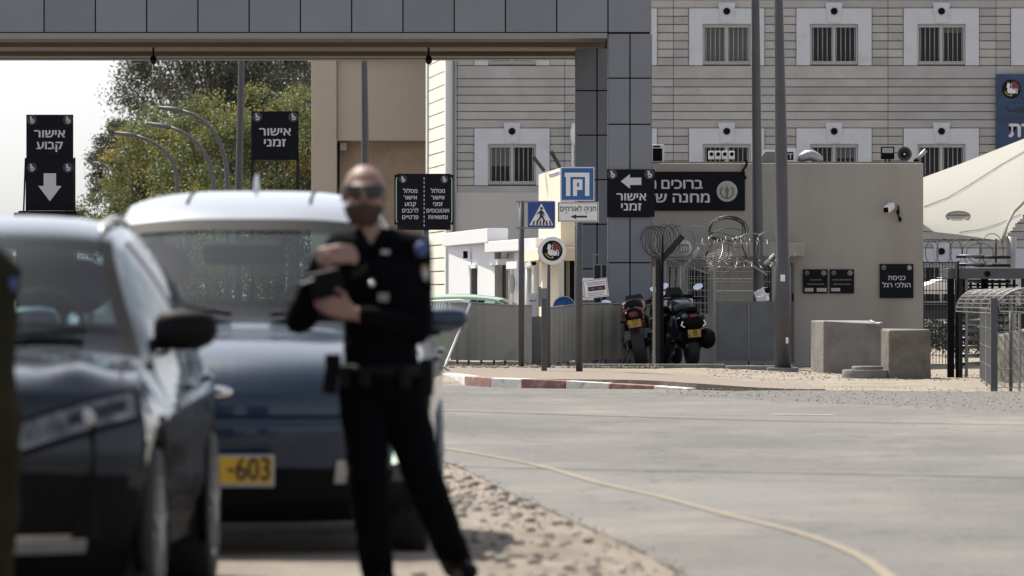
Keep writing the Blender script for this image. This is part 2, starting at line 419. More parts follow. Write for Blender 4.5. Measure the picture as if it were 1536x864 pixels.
setorg()
mb = MB(); mb.add([(-2500, -300, -.03), (2500, -300, -.03), (2500, 5000, -.03), (-2500, 5000, -.03)], [(0, 1, 2, 3)])
tag(mb.build('ground', 'g_sand'), kind='structure')

verge_edge = [gp(1095, 905), gp(1030, 864), gp(945, 818), gp(850, 777), gp(760, 736), gp(690, 700), gp(600, 672), gp(480, 655)]
road_pts = [(1.2, 10), (60, 10), (60, 84), gp(1480, 596), gp(1210, 592), gp(1030, 584), gp(850, 583), gp(760, 582), gp(668, 576), (-1.3, 98), (-1.6, 240), (-14, 240), (-14, 98), (-30, 70), (-30, 56)] + verge_edge[::-1]
poly_sheet('road', road_pts, 0.0, 'g_asphalt')

def ribbon(name, pts, w, z, m, kind='structure'):
    P = []; n = 10
    for i in range(len(pts)-1):
        p0 = Vector(pts[max(0, i-1)]); p1 = Vector(pts[i]); p2 = Vector(pts[i+1]); p3 = Vector(pts[min(len(pts)-1, i+2)])
        for k in range(n):
            t = k/n
            P.append(.5*((2*p1)+(p2-p0)*t+(2*p0-5*p1+4*p2-p3)*t*t+(3*p1-p0-3*p2+p3)*t**3))
    P.append(Vector(pts[-1]))
    rows = []
    for i, p in enumerate(P):
        t = (P[min(i+1, len(P)-1)]-P[max(i-1, 0)]).normalized(); nrm = Vector((-t.y, t.x))
        ww = w*(1+.25*mnoise.noise(Vector((p.x*3, p.y*3, 1))))
        rows.append([(p.x+nrm.x*ww/2, p.y+nrm.y*ww/2, z), (p.x-nrm.x*ww/2, p.y-nrm.y*ww/2, z)])
    setorg(); mb = MB(); mb.grid(rows, 0, False)
    return tag(mb.build(name, m), kind=kind)
ribbon('road_marking', [gp(520, 655), gp(600, 663), gp(680, 675), gp(800, 697), gp(900, 725), gp(1000, 748), gp(1100, 775), gp(1200, 800), gp(1280, 830), gp(1330, 864), gp(1350, 900)], .07, .005, 'g_yellowline')
M['tar'] = mat('tar seam', (.075, .073, .07), .8, var=.3, scale=4)
M['dustyline'] = mat('worn white road paint', (.36, .35, .335), .9, var=.2, scale=3)
ribbon('tar_seam', [gp(560, 613), gp(680, 617), gp(900, 624), gp(1100, 630), gp(1300, 634), gp(1560, 638)], .10, .004, 'tar')
ribbon('tar_seam', [gp(640, 700), gp(760, 702), gp(950, 706), gp(1200, 710), gp(1400, 714), gp(1560, 718)], .09, .004, 'tar')
ribbon('road_marking', [gp(1158, 622), gp(1200, 622.5), gp(1250, 623)], .22, .006, 'dustyline')

# near sandy verge with heaps, under the cars and the officer
def verge_z(x, y):
    e = interp([p[1] for p in verge_edge], [p[0] for p in verge_edge], y)     # verge_edge is ordered near to far
    e2 = e + .4*mnoise.noise(Vector((x*2, y*.9, 3))) + .2*mnoise.noise(Vector((x*7, y*3, 5)))
    f = sstep(-.15, 1.5, e2-x) if y > 18 else 1
    f *= 1-sstep(44, 54, y)
    lump = (.5+.5*mnoise.noise(Vector((x*1.3, y*.8, 0))))*.05 + max(0, mnoise.noise(Vector((x*4, y*2.4, 2))))*.055 + mnoise.noise(Vector((x*11, y*6, 2)))*.014 + max(0, mnoise.noise(Vector((x*23, y*10, 7)))-.35)*.03*(.5+mnoise.noise(Vector((x*1.7, y*.7, 4))))
    flat = sstep(-.2, .5, x)*.8+.2
    far = .35+.65*sstep(24, 31, y)
    return -.010 + f*(.056 + lump*flat*far)
setorg(); rows = []
nx, ny = 230, 300
for i in range(ny+1):
    y = 12+(52-12)*i/ny
    rows.append([(x, y, verge_z(x, y)) for x in [(-7+8.6*(j/nx)**.62) for j in range(nx+1)]])
mb = MB(); mb.grid(rows); tag(mb.build('sand_verge', 'g_sand'), kind='structure')

# far side: sand rising towards the gate house, pavers, kerb, gravel
def pav_z(x): return .122-.105*sstep(X(930, 80), X(1190, 82), x)
def far_z(x, y):
    f = 1-sstep(2.8, 6.2, x); f = lerp((pav_z(x)-.017)/.105, f, sstep(82.5, 89, y))
    near = interp([-2, 3, 8], [82, 78.2, 74], x)
    g = sstep(near-1.0, near+1.2, y)
    return -.012+g*(.012+.098*f)+(.018*mnoise.noise(Vector((x*1.2, y*.8, 0)))+.012*mnoise.noise(Vector((x*5, y*2, 0))))*sstep(near, near+3, y)*(1-.0*f)
rows = []
for i in range(121):
    y = 72+(110-72)*i/120
    rows.append([(x, y, far_z(x, y)) for x in [-1.2+26*(j/140)**1.5 for j in range(141)]])
mb = MB(); mb.grid(rows); tag(mb.build('sand_bank', 'g_sand'), kind='structure')
kerb_line = [(X(662, gd(573)), gd(573)), gp(697, 578), gp(736, 581), gp(782, 582), gp(848, 582.5), gp(914, 583), gp(980, 584), gp(1030, 585)]
rows = []
front = kerb_line+[gp(1120, 586), gp(1205, 586)]; fxs = [p[0] for p in front]; fys = [p[1] for p in front]
for i in range(61):
    x = lerp(kerb_line[0][0], X(1205, 82), i/60); yf = interp(fxs, fys, x); yb = interp([-1.3, .9, 1.1, 3.3, 4.0], [97, 97, 88.4, 83, 81.2], x); yb = max(yb, yf+.2)
    rows.append([(x, yf+.2, -.03)]+[(x, lerp(yf+.21, yb, j/14), pav_z(x)) for j in range(15)])
setorg(); mb = MB(); mb.grid(rows, 0, False); o = mb.build('pavement', 'g_pavers'); tag(o, kind='structure')
# gravel strip along the far road edge
rows = []
for i in range(13):
    t = i/12; row = []
    for j in range(81):
        px = 960+620*j/80
        ya = interp([960, 1200, 1600], [588, 585, 588], px)+1.5*mnoise.noise(Vector((px*.05, 1, 0))); yb = interp([960, 1200, 1600], [592, 603, 622], px)+3*mnoise.noise(Vector((px*.08, 0, 0)))
        g = gp(px, lerp(ya, yb, t)); row.append((g[0], g[1], +.0+.012*math.sin(math.pi*t)+.004*mnoise.noise(Vector((g[0]*6, g[1]*3, 0)))))
    rows.append(row)
setorg(); mb = MB(); mb.grid(rows); tag(mb.build('gravel_strip', 'g_gravel'), kind='structure')
mb = MB()
for k in range(520):                       # loose stones on the far verge
    px = random.uniform(1000, 1540); t = random.random()
    y = lerp(interp([1000, 1200, 1600], [586, 582, 586], px), interp([1000, 1200, 1600], [594, 606, 622], px), t)
    g = gp(px, y); r = random.uniform(.005, .014)
    mb.ell((g[0], g[1], .025), (r, r*.9, r*.6), 0, 5, 3)
for k in range(260):
    y = random.uniform(24, 44); e = interp([p[1] for p in verge_edge], [p[0] for p in verge_edge], y)
    x = e-abs(random.gauss(.1, .35))+.08
    if x < -.6: continue
    r = random.uniform(.004, .014); mb.ell((x, y, max(0, verge_z(x, y))+.004), (r, r*.9, r*.6), 0, 5, 3)
for k in range(330):
    y = random.uniform(25, 40); e = interp([p[1] for p in verge_edge], [p[0] for p in verge_edge], y); x = random.uniform(-.5, e-.05); r = random.choice([.008, .012, .018, .028, .04])*random.uniform(.7, 1.1)
    mb.ell((x, y, max(0, verge_z(x, y))+r*.25), (r, r*.85, r*.6), 0, 7, 4)
for k in range(260):
    px = random.uniform(676, 1000); g = (X(px, 92), random.uniform(89.5, 93.0)); r = random.uniform(.008, .03)*(1.6 if random.random() < .1 else 1); mb.ell((g[0], g[1], .122+r*.3), (r, r*.9, r*.6), 0, 5, 3)
for k in range(420):
    px = random.uniform(1060, 1480); t = random.random(); y_ = lerp(84, 91, t); x_ = X(px, y_); r = random.uniform(.006, .02); mb.ell((x_, y_, far_z(x_, y_)+r*.3), (r, r*.9, r*.6), 0, 5, 3)
M['pebble'] = mat('pebble', (.30, .265, .22), .9, var=.4, scale=8)
tag(mb.build('gravel', 'pebble', fix=False), 'loose grey gravel along the far road edge and sandy verge', 'gravel', kind='stuff')
# kerb blocks, one mesh per painted length
cols = ['w', 'r', 'w', 'r', 'w', 'r', 'w']
hts = [.125, .125, .125, .12, .10, .07, .045, .02]
for i, c in enumerate(cols):
    a, b = kerb_line[i], kerb_line[i+1]
    setorg((a[0], a[1], 0)); mb = MB()
    t = Vector((b[0]-a[0], b[1]-a[1])).normalized(); n = Vector((-t.y, t.x))*.22
    g = t*.006
    A = (a[0]+g.x, a[1]+g.y); B = (b[0]-g.x, b[1]-g.y)
    za, zb = hts[i]+.006, hts[i+1]+.006
    vs = [(A[0], A[1], -.02), (B[0], B[1], -.02), (B[0]+n.x, B[1]+n.y, -.02), (A[0]+n.x, A[1]+n.y, -.02), (A[0], A[1], za), (B[0], B[1], zb), (B[0]+n.x, B[1]+n.y, zb), (A[0]+n.x, A[1]+n.y, za)]
    mb.add(vs, [(0, 1, 5, 4), (1, 2, 6, 5), (2, 3, 7, 6), (3, 0, 4, 7), (4, 5, 6, 7), (0, 3, 2, 1)])
    o = mb.build('kerb', 'kerbw' if c == 'w' else 'kerbr', bevel=.012); tag(o, kind='structure')
setorg(); mb = MB(); mb.box(X(868, 92), X(1085, 92), 91.2, 91.5, .05, .165); mb.box(X(1085, 92)+.01, X(1190, 91), 91.0, 91.3, .03, .14)
tag(mb.build('kerb', 'concrete', bevel=.01), kind='structure')

# ------------------------------------------------------------------ stone office block behind the gate
D = 142.0; FY = D; sc = D/F
root = thing('office_building', 'large pale stone office block with barred windows behind the gate', 'building', (X(1000, D), D, 0))
wx0, wx1 = 672, 1700
joints = [98+20-180*2+0]  # filled below
def floor_joints(base):         # joints of one storey: base = bottom line of the wide sill band
    return [base+12.33*k for k in range(14)]      # last one is the next sill band's top
ystart = []
for b in (118-180, 118, 118+180): ystart += floor_joints(b)
ystart = [y for y in ystart if -45 < y < 500]
bays = [672, 686, 847, 1010, 1171, 1332, 1494, 1655, 1700]
wins = [768, 929, 1090, 1251, 1412, 1573]
rows_w = [36, 216, 396]
def surr(y): return (y-21, y+62)
backing = MB()
backing.box(X(wx0+1, D), X(wx1, D), D+.16, D+8, 0, Z(-45, D))
backing.build('wall', 'joint', root)
mbs = MB(); rnd = random.Random(3)
def slab(xa, xb, ya, yb):
    if xb-xa < 1 or yb-ya < 1: return
    mbs.box(X(xa+.4, D), X(xb-.4, D), D+rnd.uniform(0, .006), D+.17, Z(yb-.6, D), Z(ya+.6, D), rnd.choice([0, 0, 0, 1, 2, 3, 4]))
for i in range(len(ystart)-1):
    ya, yb = ystart[i], ystart[i+1]
    ym = (ya+yb)/2
    for j in range(len(bays)-1):
        xa, xb = bays[j], bays[j+1]
        if xa < 840 and ym > 289: continue            # plain plaster there
        hit = [(w, r) for w in wins for r in rows_w if surr(r)[0] < ym < surr(r)[1] and xa < w < xb]
        if hit:
            w = hit[0][0]; slab(xa, w-57, ya, yb); slab(w+57, xb, ya, yb)
        else: slab(xa, xb, ya, yb)
mbs.build('stone_cladding', ['stone', 'stone_b', 'stone_c', 'stone_d', 'stone_e'], root)
mb = MB(); mb.box(X(672, D), X(864, D), D-.01, D+.17, 0, Z(289, D)); mb.build('plaster_base', 'plaster2', root)
for w in wins:
    for r in rows_w:
        if r == 396 and w < 1400: continue
        x0, x1, y0, y1 = w-36, w+36, r, r+61
        mb = MB(); s0, s1 = r-23.5, r+62
        for (a, b, c, d_) in ((w-56.5, x0, s0, s1), (x1, w+56.5, s0, s1), (x0, x1, s0, y0)):
            mb.box(X(a, D), X(b, D), D-.03, D+.17, Z(d_, D), Z(c, D))
        sur = mb.build('window_surround', 'surround', root)
        mb = MB(); mb.prism([(X(w-13, D), Z(r-32, D)), (X(w+13, D), Z(r-32, D)), (X(w+8.5, D), Z(r-2, D)), (X(w-8.5, D), Z(r-2, D))], D-.06, D-.031)
        mb.build('keystone', 'surround', sur)
        mb = MB(); mb.disc(X(w, D), Z(r-19, D), 5.2*sc, D-.085, D-.061); mb.build('vent_hole', 'bplastic', sur)
        fr = MB(); t = 3.2
        for (a, b, c, d_) in ((x0+.4, x0+t, y0+.4, y1-.4), (x1-t, x1-.4, y0+.4, y1-.4), (x0+t, x1-t, y0+.4, y0+t), (x0+t, x1-t, y1-t, y1-.4), (w-2.2, w+2.2, y0+t, y1-t)):
            fr.box(X(a, D), X(b, D), D+.04, D+.10, Z(d_, D), Z(c, D))
        f = fr.build('window', 'alu', root)
        mb = MB(); mb.box(X(x0+t, D), X(x1-t, D), D+.075, D+.085, Z(y1-t, D), Z(y0+t, D)); mb.build('pane', 'glassdark' if w not in (768, 1090) or r > 100 else 'curtain', f)
        if (w, r) in ((1251, 216), (768, 216), (1412, 36), (1090, 36)):
            h_ = {1251: 18, 768: 30, 1412: 10, 1090: 26}[w]; side_ = (w+2.2, x1-t) if w in (1251, 1412) else (x0+t, w-2.2)
            mb = MB(); mb.box(X(side_[0], D), X(side_[1], D), D+.065, D+.0745, Z(y0+t+h_, D), Z(y0+t, D)); mb.build('blind', 'curtain', f)
        br = MB()
        for k in range(10):
            xx = lerp(x0+5, x1-5, k/9); br.cyl((X(xx, D), D+.012, Z(y1-2, D)), (X(xx, D), D+.012, Z(y0+2, D)), .009, n=6)
        br.box(X(x0+2, D), X(x1-2, D), D+.0, D+.026, Z(y0+5, D), Z(y0+3.4, D)); br.box(X(x0+2, D), X(x1-2, D), D+.0, D+.026, Z(y1-3.4, D), Z(y1-5, D))
        br.build('window_bars', 'alu', f)
        if w == 768 and r > 100 or w == 1251 and r > 100:
            pass
# sunlit gable side
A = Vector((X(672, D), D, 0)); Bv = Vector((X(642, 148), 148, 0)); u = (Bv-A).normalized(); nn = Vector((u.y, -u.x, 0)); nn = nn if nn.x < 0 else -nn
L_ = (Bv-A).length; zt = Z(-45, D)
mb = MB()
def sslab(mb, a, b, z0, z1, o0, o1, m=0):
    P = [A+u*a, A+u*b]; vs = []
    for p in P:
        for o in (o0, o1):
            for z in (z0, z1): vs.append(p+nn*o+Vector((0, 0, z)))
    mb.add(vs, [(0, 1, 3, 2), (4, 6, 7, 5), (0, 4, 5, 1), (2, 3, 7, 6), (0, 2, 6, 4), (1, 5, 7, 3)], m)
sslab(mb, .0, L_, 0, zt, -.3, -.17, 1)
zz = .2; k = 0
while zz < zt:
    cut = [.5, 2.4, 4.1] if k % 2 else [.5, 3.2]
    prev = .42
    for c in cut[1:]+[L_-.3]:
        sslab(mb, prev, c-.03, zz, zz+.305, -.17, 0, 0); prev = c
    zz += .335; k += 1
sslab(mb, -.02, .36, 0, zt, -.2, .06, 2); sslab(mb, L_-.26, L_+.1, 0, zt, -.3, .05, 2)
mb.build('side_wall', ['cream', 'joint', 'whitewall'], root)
mb = MB(); mb.cyl((X(681, D), D-.07, 1), (X(681, D), D-.07, zt), .035, n=8); mb.build('downpipe', 'steeld', root)
mb = MB(); mb.cyl((X(859, D-.1), D-.1, Z(300, D)), (X(859, D-.1), D-.1, Z(185, D)), .03, n=8); mb.ell((X(861, D), D-.15, Z(202, D)), (.10, .1, .28)); mb.build('wall_lamp', 'white', root)

# ------------------------------------------------------------------ tan hall at the left of it
D2 = 152.0
root = thing('tan_hall', 'tan rendered hall with a shaded recess behind the temporary permit sign', 'building', (X(550, D2), D2, 0))
mb = MB()
mb.box(X(467, D2), X(505, D2), D2, D2+9, 0, Z(88, D2)); mb.box(X(505, D2)+.003, X(647, D2), D2+.15, D2+9, Z(211, D2), Z(90, D2)); mb.box(X(466, D2), X(648, D2), D2-.06, D2+9.05, Z(88, D2)+.003, Z(60, D2))
mb.build('wall', 'tan', root, bevel=.02)
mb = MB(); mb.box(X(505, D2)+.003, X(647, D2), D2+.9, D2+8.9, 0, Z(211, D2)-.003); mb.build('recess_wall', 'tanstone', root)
mb = MB(); mb.box(X(509, D2), X(519, D2), D2+.5, D2+.88, Z(225, D2), Z(213, D2)); mb.build('wall_box', 'plaster2', root, bevel=.01)
mb = MB(); mb.box(X(505.5, D2), X(508, D2), D2+.6, D2+.88, 0, Z(213, D2)); mb.build('downpipe', 'bplastic', root)

# ------------------------------------------------------------------ low white cabins and cream tower between the hall and the gate
def oblique(mb, far, near, right, z1, z0=0., m=0, depth=None):
    """prism with a long left wall running from far=(px,d) to near=(px,d) and a front to right=(px,d)"""
    f_ = Vector((X(*far), far[1])); n_ = Vector((X(*near), near[1])); r_ = Vector((X(*right), right[1])); b_ = f_+(r_-n_)
    vs = [(p.x, p.y, z) for z in (z0, z1) for p in (n_, r_, b_, f_)]
    return mb.add(vs, [(0, 1, 2, 3), (4, 7, 6, 5), (0, 4, 5, 1), (1, 5, 6, 2), (2, 6, 7, 3), (3, 7, 4, 0)], m)
def roofz(py, d): return Z(py, d)
root = thing('white_cabin', 'white flat roofed cabin with one narrow window, left of the crossing sign', 'cabin', (X(710, 124), 124, 0))
mb = MB(); oblique(mb, (673, 130), (742, 121), (752, 121.1), Z(366, 124)); mb.build('wall', 'whitewall', root)
mb = MB(); oblique(mb, (663, 131), (731, 120.4), (762, 120.5), Z(352, 124)+.1, Z(366, 124)+.004); mb.build('roof_slab', 'white', root, bevel=.01)
def wallpt(far, near, t, z, off=0.):
    f_ = Vector((X(*far), far[1], 0)); n_ = Vector((X(*near), near[1], 0)); p = f_+(n_-f_)*t; dd = (n_-f_).normalized(); no = Vector((dd.y, -dd.x, 0)); no = no if no.x < 0 else -no
    return p+no*off+Vector((0, 0, z))
def wall_panel(mb, far, near, t0, t1, z0, z1, o0, o1, m=0):
    vs = [wallpt(far, near, t, z, o) for t in (t0, t1) for o in (o0, o1) for z in (z0, z1)]
    return mb.add(vs, [(0, 1, 3, 2), (4, 6, 7, 5), (0, 4, 5, 1), (2, 3, 7, 6), (0, 2, 6, 4), (1, 5, 7, 3)], m)
fa, ne = (673, 130), (742, 121)
mb = MB(); wall_panel(mb, fa, ne, .47, .53, .6, 1.85, .0, .05); wall_panel(mb, fa, ne, .47, .64, 1.85, 1.93, .0, .05); mb.build('window_frame', 'white', root)
mb = MB(); wall_panel(mb, fa, ne, .535, .635, .6, 1.845, .01, .03); mb.build('window', 'glassdark', root)
mb = MB(); p = wallpt(fa, ne, .5, 2.15, .12); mb.box(p.x-.05, p.x+.05, p.y-.1, p.y+.1, p.z-.08, p.z+.08); mb.build('wall_lamp', 'bplastic', root)
root = thing('porch_cabin', 'white cabin with a bright porch slab and doors, behind the crossing sign pole', 'cabin', (X(775, 116), 116, 0))
mb = MB(); oblique(mb, (752, 123), (800, 114), (850, 114.2), Z(378, 118)); mb.build('wall', 'whitewall', root)
mb = MB(); oblique(mb, (727, 121), (803, 112.4), (851, 113), Z(360, 117), Z(377, 117)+.004); mb.build('roof_slab', 'white', root, bevel=.01)
fa, ne = (752, 123), (800, 114)
mb = MB(); wall_panel(mb, fa, ne, .12, .16, 0, 1.9, 0, .06); wall_panel(mb, fa, ne, .12, .42, 1.9, 2.02, 0, .35); wall_panel(mb, fa, ne, .38, .42, 0, 1.9, 0, .06); mb.build('door_frame', 'white', root)
mb = MB(); wall_panel(mb, fa, ne, .16, .27, 0, 1.89, .01, .03, 0); wall_panel(mb, fa, ne, .27, .38, 0, 1.89, .01, .03, 1); mb.build('door', ['glassdark', 'tan'], root)
mb = MB(); wall_panel(mb, fa, ne, .62, .66, .1, 1.8, 0, .05); wall_panel(mb, fa, ne, .62, .95, 1.8, 1.95, 0, .3); wall_panel(mb, fa, ne, .66, .92, .1, 1.79, .01, .03, 1); mb.build('window', ['white', 'alu'], root)
mb = MB(); p = wallpt(fa, ne, .5, 1.5, .1); mb.ell(p, (.07, .1, .22)); mb.build('wall_lamp', 'plaster2', root)
root = thing('cream_tower', 'cream rendered block with sunlit side wall and canopy behind the parking sign', 'building', (X(840, 108), 108, 0))
mb = MB(); oblique(mb, (808, 114), (841, 107.6), (885, 107.8), Z(252, 108)); mb.build('wall', 'yellow', root)
mb = MB(); oblique(mb, (783, 113), (808, 106.2), (872, 106.5), Z(372, 107), Z(391, 107)); mb.build('canopy', 'yellow', root, bevel=.01)
mb = MB(); mb.box(X(846, 107), X(849, 107), 107.3, 107.58, 0, 2.2); mb.box(X(855, 107), X(862, 107), 107.3, 107.58, 0, 2.1); mb.build('door', 'bplastic', root)
mb = MB(); mb.box(X(838, 106.4), X(846, 106.4), 106.3, 106.5, 0, Z(391, 107)); mb.build('canopy_post', 'whitewall', root)
mb = MB(); mb.bar((X(840, 107), 107.4, Z(250, 107)), (X(826, 107), 107, Z(226, 107)), .05); mb.build('roof_spike', 'darksteel', root)
mb = MB(); mb.bar((X(816, 112), 112, Z(256, 112)), (X(799, 112), 111.6, Z(235, 112)), .05); mb.build('roof_spike', 'darksteel', root)
mb = MB(); mb.bar((X(826, 107), 107.2, Z(263, 107)), (X(837, 107), 107.3, Z(259, 107)), .09, .08); mb.bar((X(837, 107), 107.3, Z(259, 107)), (X(843, 107), 107.6, Z(259, 107)), .03); mb.build('security_camera', 'white', root)
root = thing('security_camera', 'white bullet camera with dark lens on a post beside the porch', 'camera', (X(797, 110), 110, 0))
mb = MB(); mb.bar((X(791, 110), 110.2, Z(399, 110)), (X(800, 110), 109.8, Z(395, 110)), .1, .1); mb.build('housing', 'white', root, bevel=.01)
mb = MB(); mb.cyl((X(801, 110), 109.85, Z(395, 110)), (X(801, 110), 109.75, Z(394.5, 110)), .045); mb.build('lens', 'bplastic', root)
mb = MB(); mb.cyl((X(791, 110), 110.2, 0), (X(791, 110), 110.2, Z(398, 110)), .035); mb.build('post', 'white', root)

# ------------------------------------------------------------------ gate house
DG = 99.5; zg = Z(245, DG)
root = thing('gatehouse', 'plain beige plastered gatehouse with the welcome sign on its wall', 'building', (X(1180, DG), DG, 0))
mb = MB(); mb.box(X(935, DG), X(1385, DG), DG, DG+6, 0, zg); mb.build('wall', 'plaster', root, bevel=.015)
mb = MB(); mb.box(X(935, DG)+.05, X(1385, DG)-.05, DG+.05, DG+5.9, zg+.002, zg+.03); mb.build('roof', 'concrete', root)
mb = MB(); mb.box(X(975, DG), X(1206, 98.8), 98.75, DG-.002, Z(385, 98.8), Z(364, 98.8)); mb.build('canopy', 'plaster', root, bevel=.02)
mb = MB(); mb.box(X(1135, DG), X(1162, DG), DG-.03, DG-.003, .1, Z(398, DG)); mb.build('dark_door', 'bplastic', root)
mb = MB(); mb.box(X(1163, DG), X(1187, DG), DG-.05, DG-.003, .1, Z(400, DG)); d_ = mb.build('door', 'steeld', root)
mb = MB(); mb.box(X(1187, DG)+.003, X(1191, DG), DG-.08, DG-.003, .1, Z(395, DG)); mb.build('door_frame', 'panel', root)
mb = MB(); mb.box(X(1188, DG), X(1190, DG), DG-.12, DG-.081, Z(452, DG), Z(440, DG)); mb.build('handle', 'bplastic', d_)
mb = MB(); mb.box(X(1030, DG), X(1062, DG), DG-.03, DG-.003, Z(470, DG), Z(400, DG)); mb.build('window', 'glassdark', root)
mb = MB(); mb.tube([(X(1117+3*math.sin(t*7), DG), DG-.04, Z(lerp(238, 268, t), DG)) for t in [k/14 for k in range(15)]], .022, 6); mb.build('cable', 'bplastic', root)

# ------------------------------------------------------------------ grey gate portal
DP = 96.0; DR = 99.4
root = thing('entrance_gate', 'big grey panelled entrance gate spanning the road on square pylons', 'gate', (X(945, DP), DP, 0))
cols_px = list(range(912-77*16, 990, 77))
cols_px = [912-76.9*k for k in range(16, -1, -1)]+[978]
ztop = Z(-24, DP); zf = Z(49, DP)
mb = MB(); mb.box(X(cols_px[0], DP), X(978, DP)-.02, DP+.04, DP+1.2, zf+.01, ztop-.02, 1)
for a, b in zip(cols_px[:-1], cols_px[1:]):
    mb.box(X(a+1, DP), X(b-1, DP), DP+rnd.uniform(0, .004), DP+.035, zf+.012, ztop, rnd.choice([0, 2, 3]))
mb.build('fascia', ['gate', 'bplastic', 'gate_b', 'gate_c'], root)
mb = MB(); mb.box(X(cols_px[0], DP), X(911, DP), DP+.002, DP+.35, Z(57, DP), zf-.006); mb.build('lower_trim', 'gatestrip', root)
def pylon(d, px0, w, ztop, name):
    x0 = X(px0, d); x1 = x0+w; mb = MB()
    mb.box(x0+.035, x1-.035, d+.04, d+w-.04, 0, ztop-.01, 1)
    zs = [Z(y, d) for y in (48+69.2*k*(DP/d)+(0 if d == DP else 21) for k in range(-1, 9))]
    zs = [min(ztop, z) for z in zs if z > -.4]
    zs = sorted(set(zs), reverse=True)+[0]
    for za, zb in zip(zs[:-1], zs[1:]):
        if za-zb < .05: continue
        for a, b in ((x0, x0+w/2), (x0+w/2, x1)):
            mb.box(a+.011, b-.011, d+rnd.uniform(0, .004), d+.035, zb+.011, za-.011, rnd.choice([0, 2, 3]))
        for a, b in ((d+.04, d+w/2), (d+w/2, d+w)):
            mb.box(x0, x0+.032, a+.011, b-.011, zb+.011, za-.011); mb.box(x1-.032, x1, a+.011, b-.011, zb+.011, za-.011)
    return mb.build(name, ['gate', 'bplastic', 'gate_b', 'gate_c'], root)
pylon(DP, 912, 66/F*DP, zf-.01, 'pylon'); pylon(DR, 863, .76, Z(72, DR), 'pylon')
pylon(DP, 912-76.9*16, 66/F*DP, zf-.01, 'pylon')
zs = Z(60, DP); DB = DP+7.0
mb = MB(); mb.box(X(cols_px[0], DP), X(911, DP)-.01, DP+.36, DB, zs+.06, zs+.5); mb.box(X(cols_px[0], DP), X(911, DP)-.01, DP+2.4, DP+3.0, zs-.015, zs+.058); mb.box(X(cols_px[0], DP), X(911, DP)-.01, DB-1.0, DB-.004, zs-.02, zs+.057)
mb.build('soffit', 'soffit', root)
mb = MB(); mb.box(X(cols_px[0], DP), X(911, DP)-.02, DB, DB+.5, zs-.04, ztop-.3); mb.build('rear_beam', 'gate', root)
for px in (230, 643):
    d = 98.6
    root = thing('dome_camera', ('black dome camera hanging under the gate beam, before the trees' if px < 400 else 'black dome camera hanging under the gate beam near the stone block corner'), 'camera', (X(px, d), d, Z(92, d)), 'dome cameras under the gate beam')
    mb = MB(); mb.cyl((X(px, d), d, Z(60, d)), (X(px, d), d, Z(84, d)), .018, n=8); mb.build('stem', 'bplastic', root)
    mb = MB(); mb.cyl((X(px, d), d, Z(84, d)), (X(px, d), d, Z(90, d)), .04, .065); mb.build('cap', 'bplastic', root)
    mb = MB(); mb.ell((X(px, d), d, Z(91, d)), (.06, .06, .065)); mb.build('dome', 'glassdark', root)

# ------------------------------------------------------------------ trees
import numpy as np
def tree(name, label, base, h, cr, leafm, n, leaf, seed, group, cz=.62, squash=.8, lean=0., nl=110, weights=None):
    rng = np.random.default_rng(seed); rr = random.Random(seed)
    root = thing(name, label, 'tree', base, group); setorg()
    tr = MB(); tips = []
    tr.tube([(0, 0, -.1), (lean*.3, 0, h*.18), (lean*.6, .1, h*.38), (lean, 0, h*.6)], [.26*h/10, .2*h/10, .16*h/10, .08*h/10], 9)
    cc = Vector((lean, 0, h*cz))
    for k in range(nl):
        for _ in range(30):
            v = Vector((rr.uniform(-1, 1), rr.uniform(-1, 1), rr.uniform(-1, 1)))
            if .15 < v.length < 1: break
        v = v.normalized()*(v.length**(.75 if 'leafd' in leafm else .45))*(1+.22*mnoise.noise(v*2.3+Vector((seed, 0, 0))))
        tip = cc+Vector((v.x*cr, v.y*cr, v.z*h*(1-cz)*squash*(1.0 if v.z > 0 else 1.0)))
        tips.append(tip)
        st = Vector((lean*.8, 0, h*rr.uniform(.28, .58))); mid = st.lerp(tip, .5)+Vector((rr.uniform(-.3, .3), rr.uniform(-.3, .3), .25))
        tr.tube([st, mid, tip], [.055*h/10, .035*h/10, .012*h/10], 5)
    tr.build('trunk', 'bark', root, fix=False)
    tips = np.array([tuple(t) for t in tips]); idx = rng.integers(0, len(tips), n)
    sig = cr*rng.uniform(.08, .17, len(tips))
    P = tips[idx]+rng.normal(0, 1, (n, 3))*sig[idx][:, None]*np.array([1, 1, .62])
    P[:, 2] -= np.abs(rng.normal(0, .15, n))*leaf*6
    a = rng.normal(0, 1, (n, 3)); a[:, 2] -= .5; a /= np.linalg.norm(a, axis=1)[:, None]
    b = np.cross(a, rng.normal(0, 1, (n, 3))); b /= np.linalg.norm(b, axis=1)[:, None]
    ln = leaf*rng.uniform(.6, 1.4, n)[:, None]; wd = ln*.42
    V = np.stack([P-a*ln*.5, P+b*wd*.5, P+a*ln*.5, P-b*wd*.5], 1).reshape(-1, 3)
    me = bpy.data.meshes.new('crown'); me.from_pydata(V.tolist(), [], np.arange(4*n).reshape(n, 4).tolist())
    for m_ in leafm: me.materials.append(M[m_])
    clump = rng.choice(len(leafm), len(tips), p=weights); mi = np.where(rng.random(n) < .7, clump[idx], rng.choice(len(leafm), n, p=weights))
    me.polygons.foreach_set('material_index', mi.astype(np.int32))
    o = bpy.data.objects.new('crown', me); COL.objects.link(o); o.parent = root
    return root
GY = 'yellow green street trees behind the arched lamps'; GE = 'dark eucalyptus trees behind the street trees'
def tb(px, d): return (X(px, d), d, 0)
tree('eucalyptus_tree', 'tallest dark eucalyptus, its crown rising behind the gate beam', tb(318, 215), 13.5, 4.0, ['leafd', 'leafd2'], 75000, .135, 11, GE, .66, .85)
tree('eucalyptus_tree', 'dark eucalyptus whose crown tops out just behind the tan hall edge', tb(440, 225), 13.0, 3.8, ['leafd', 'leafd2'], 60000, .13, 12, GE, .62, .95)
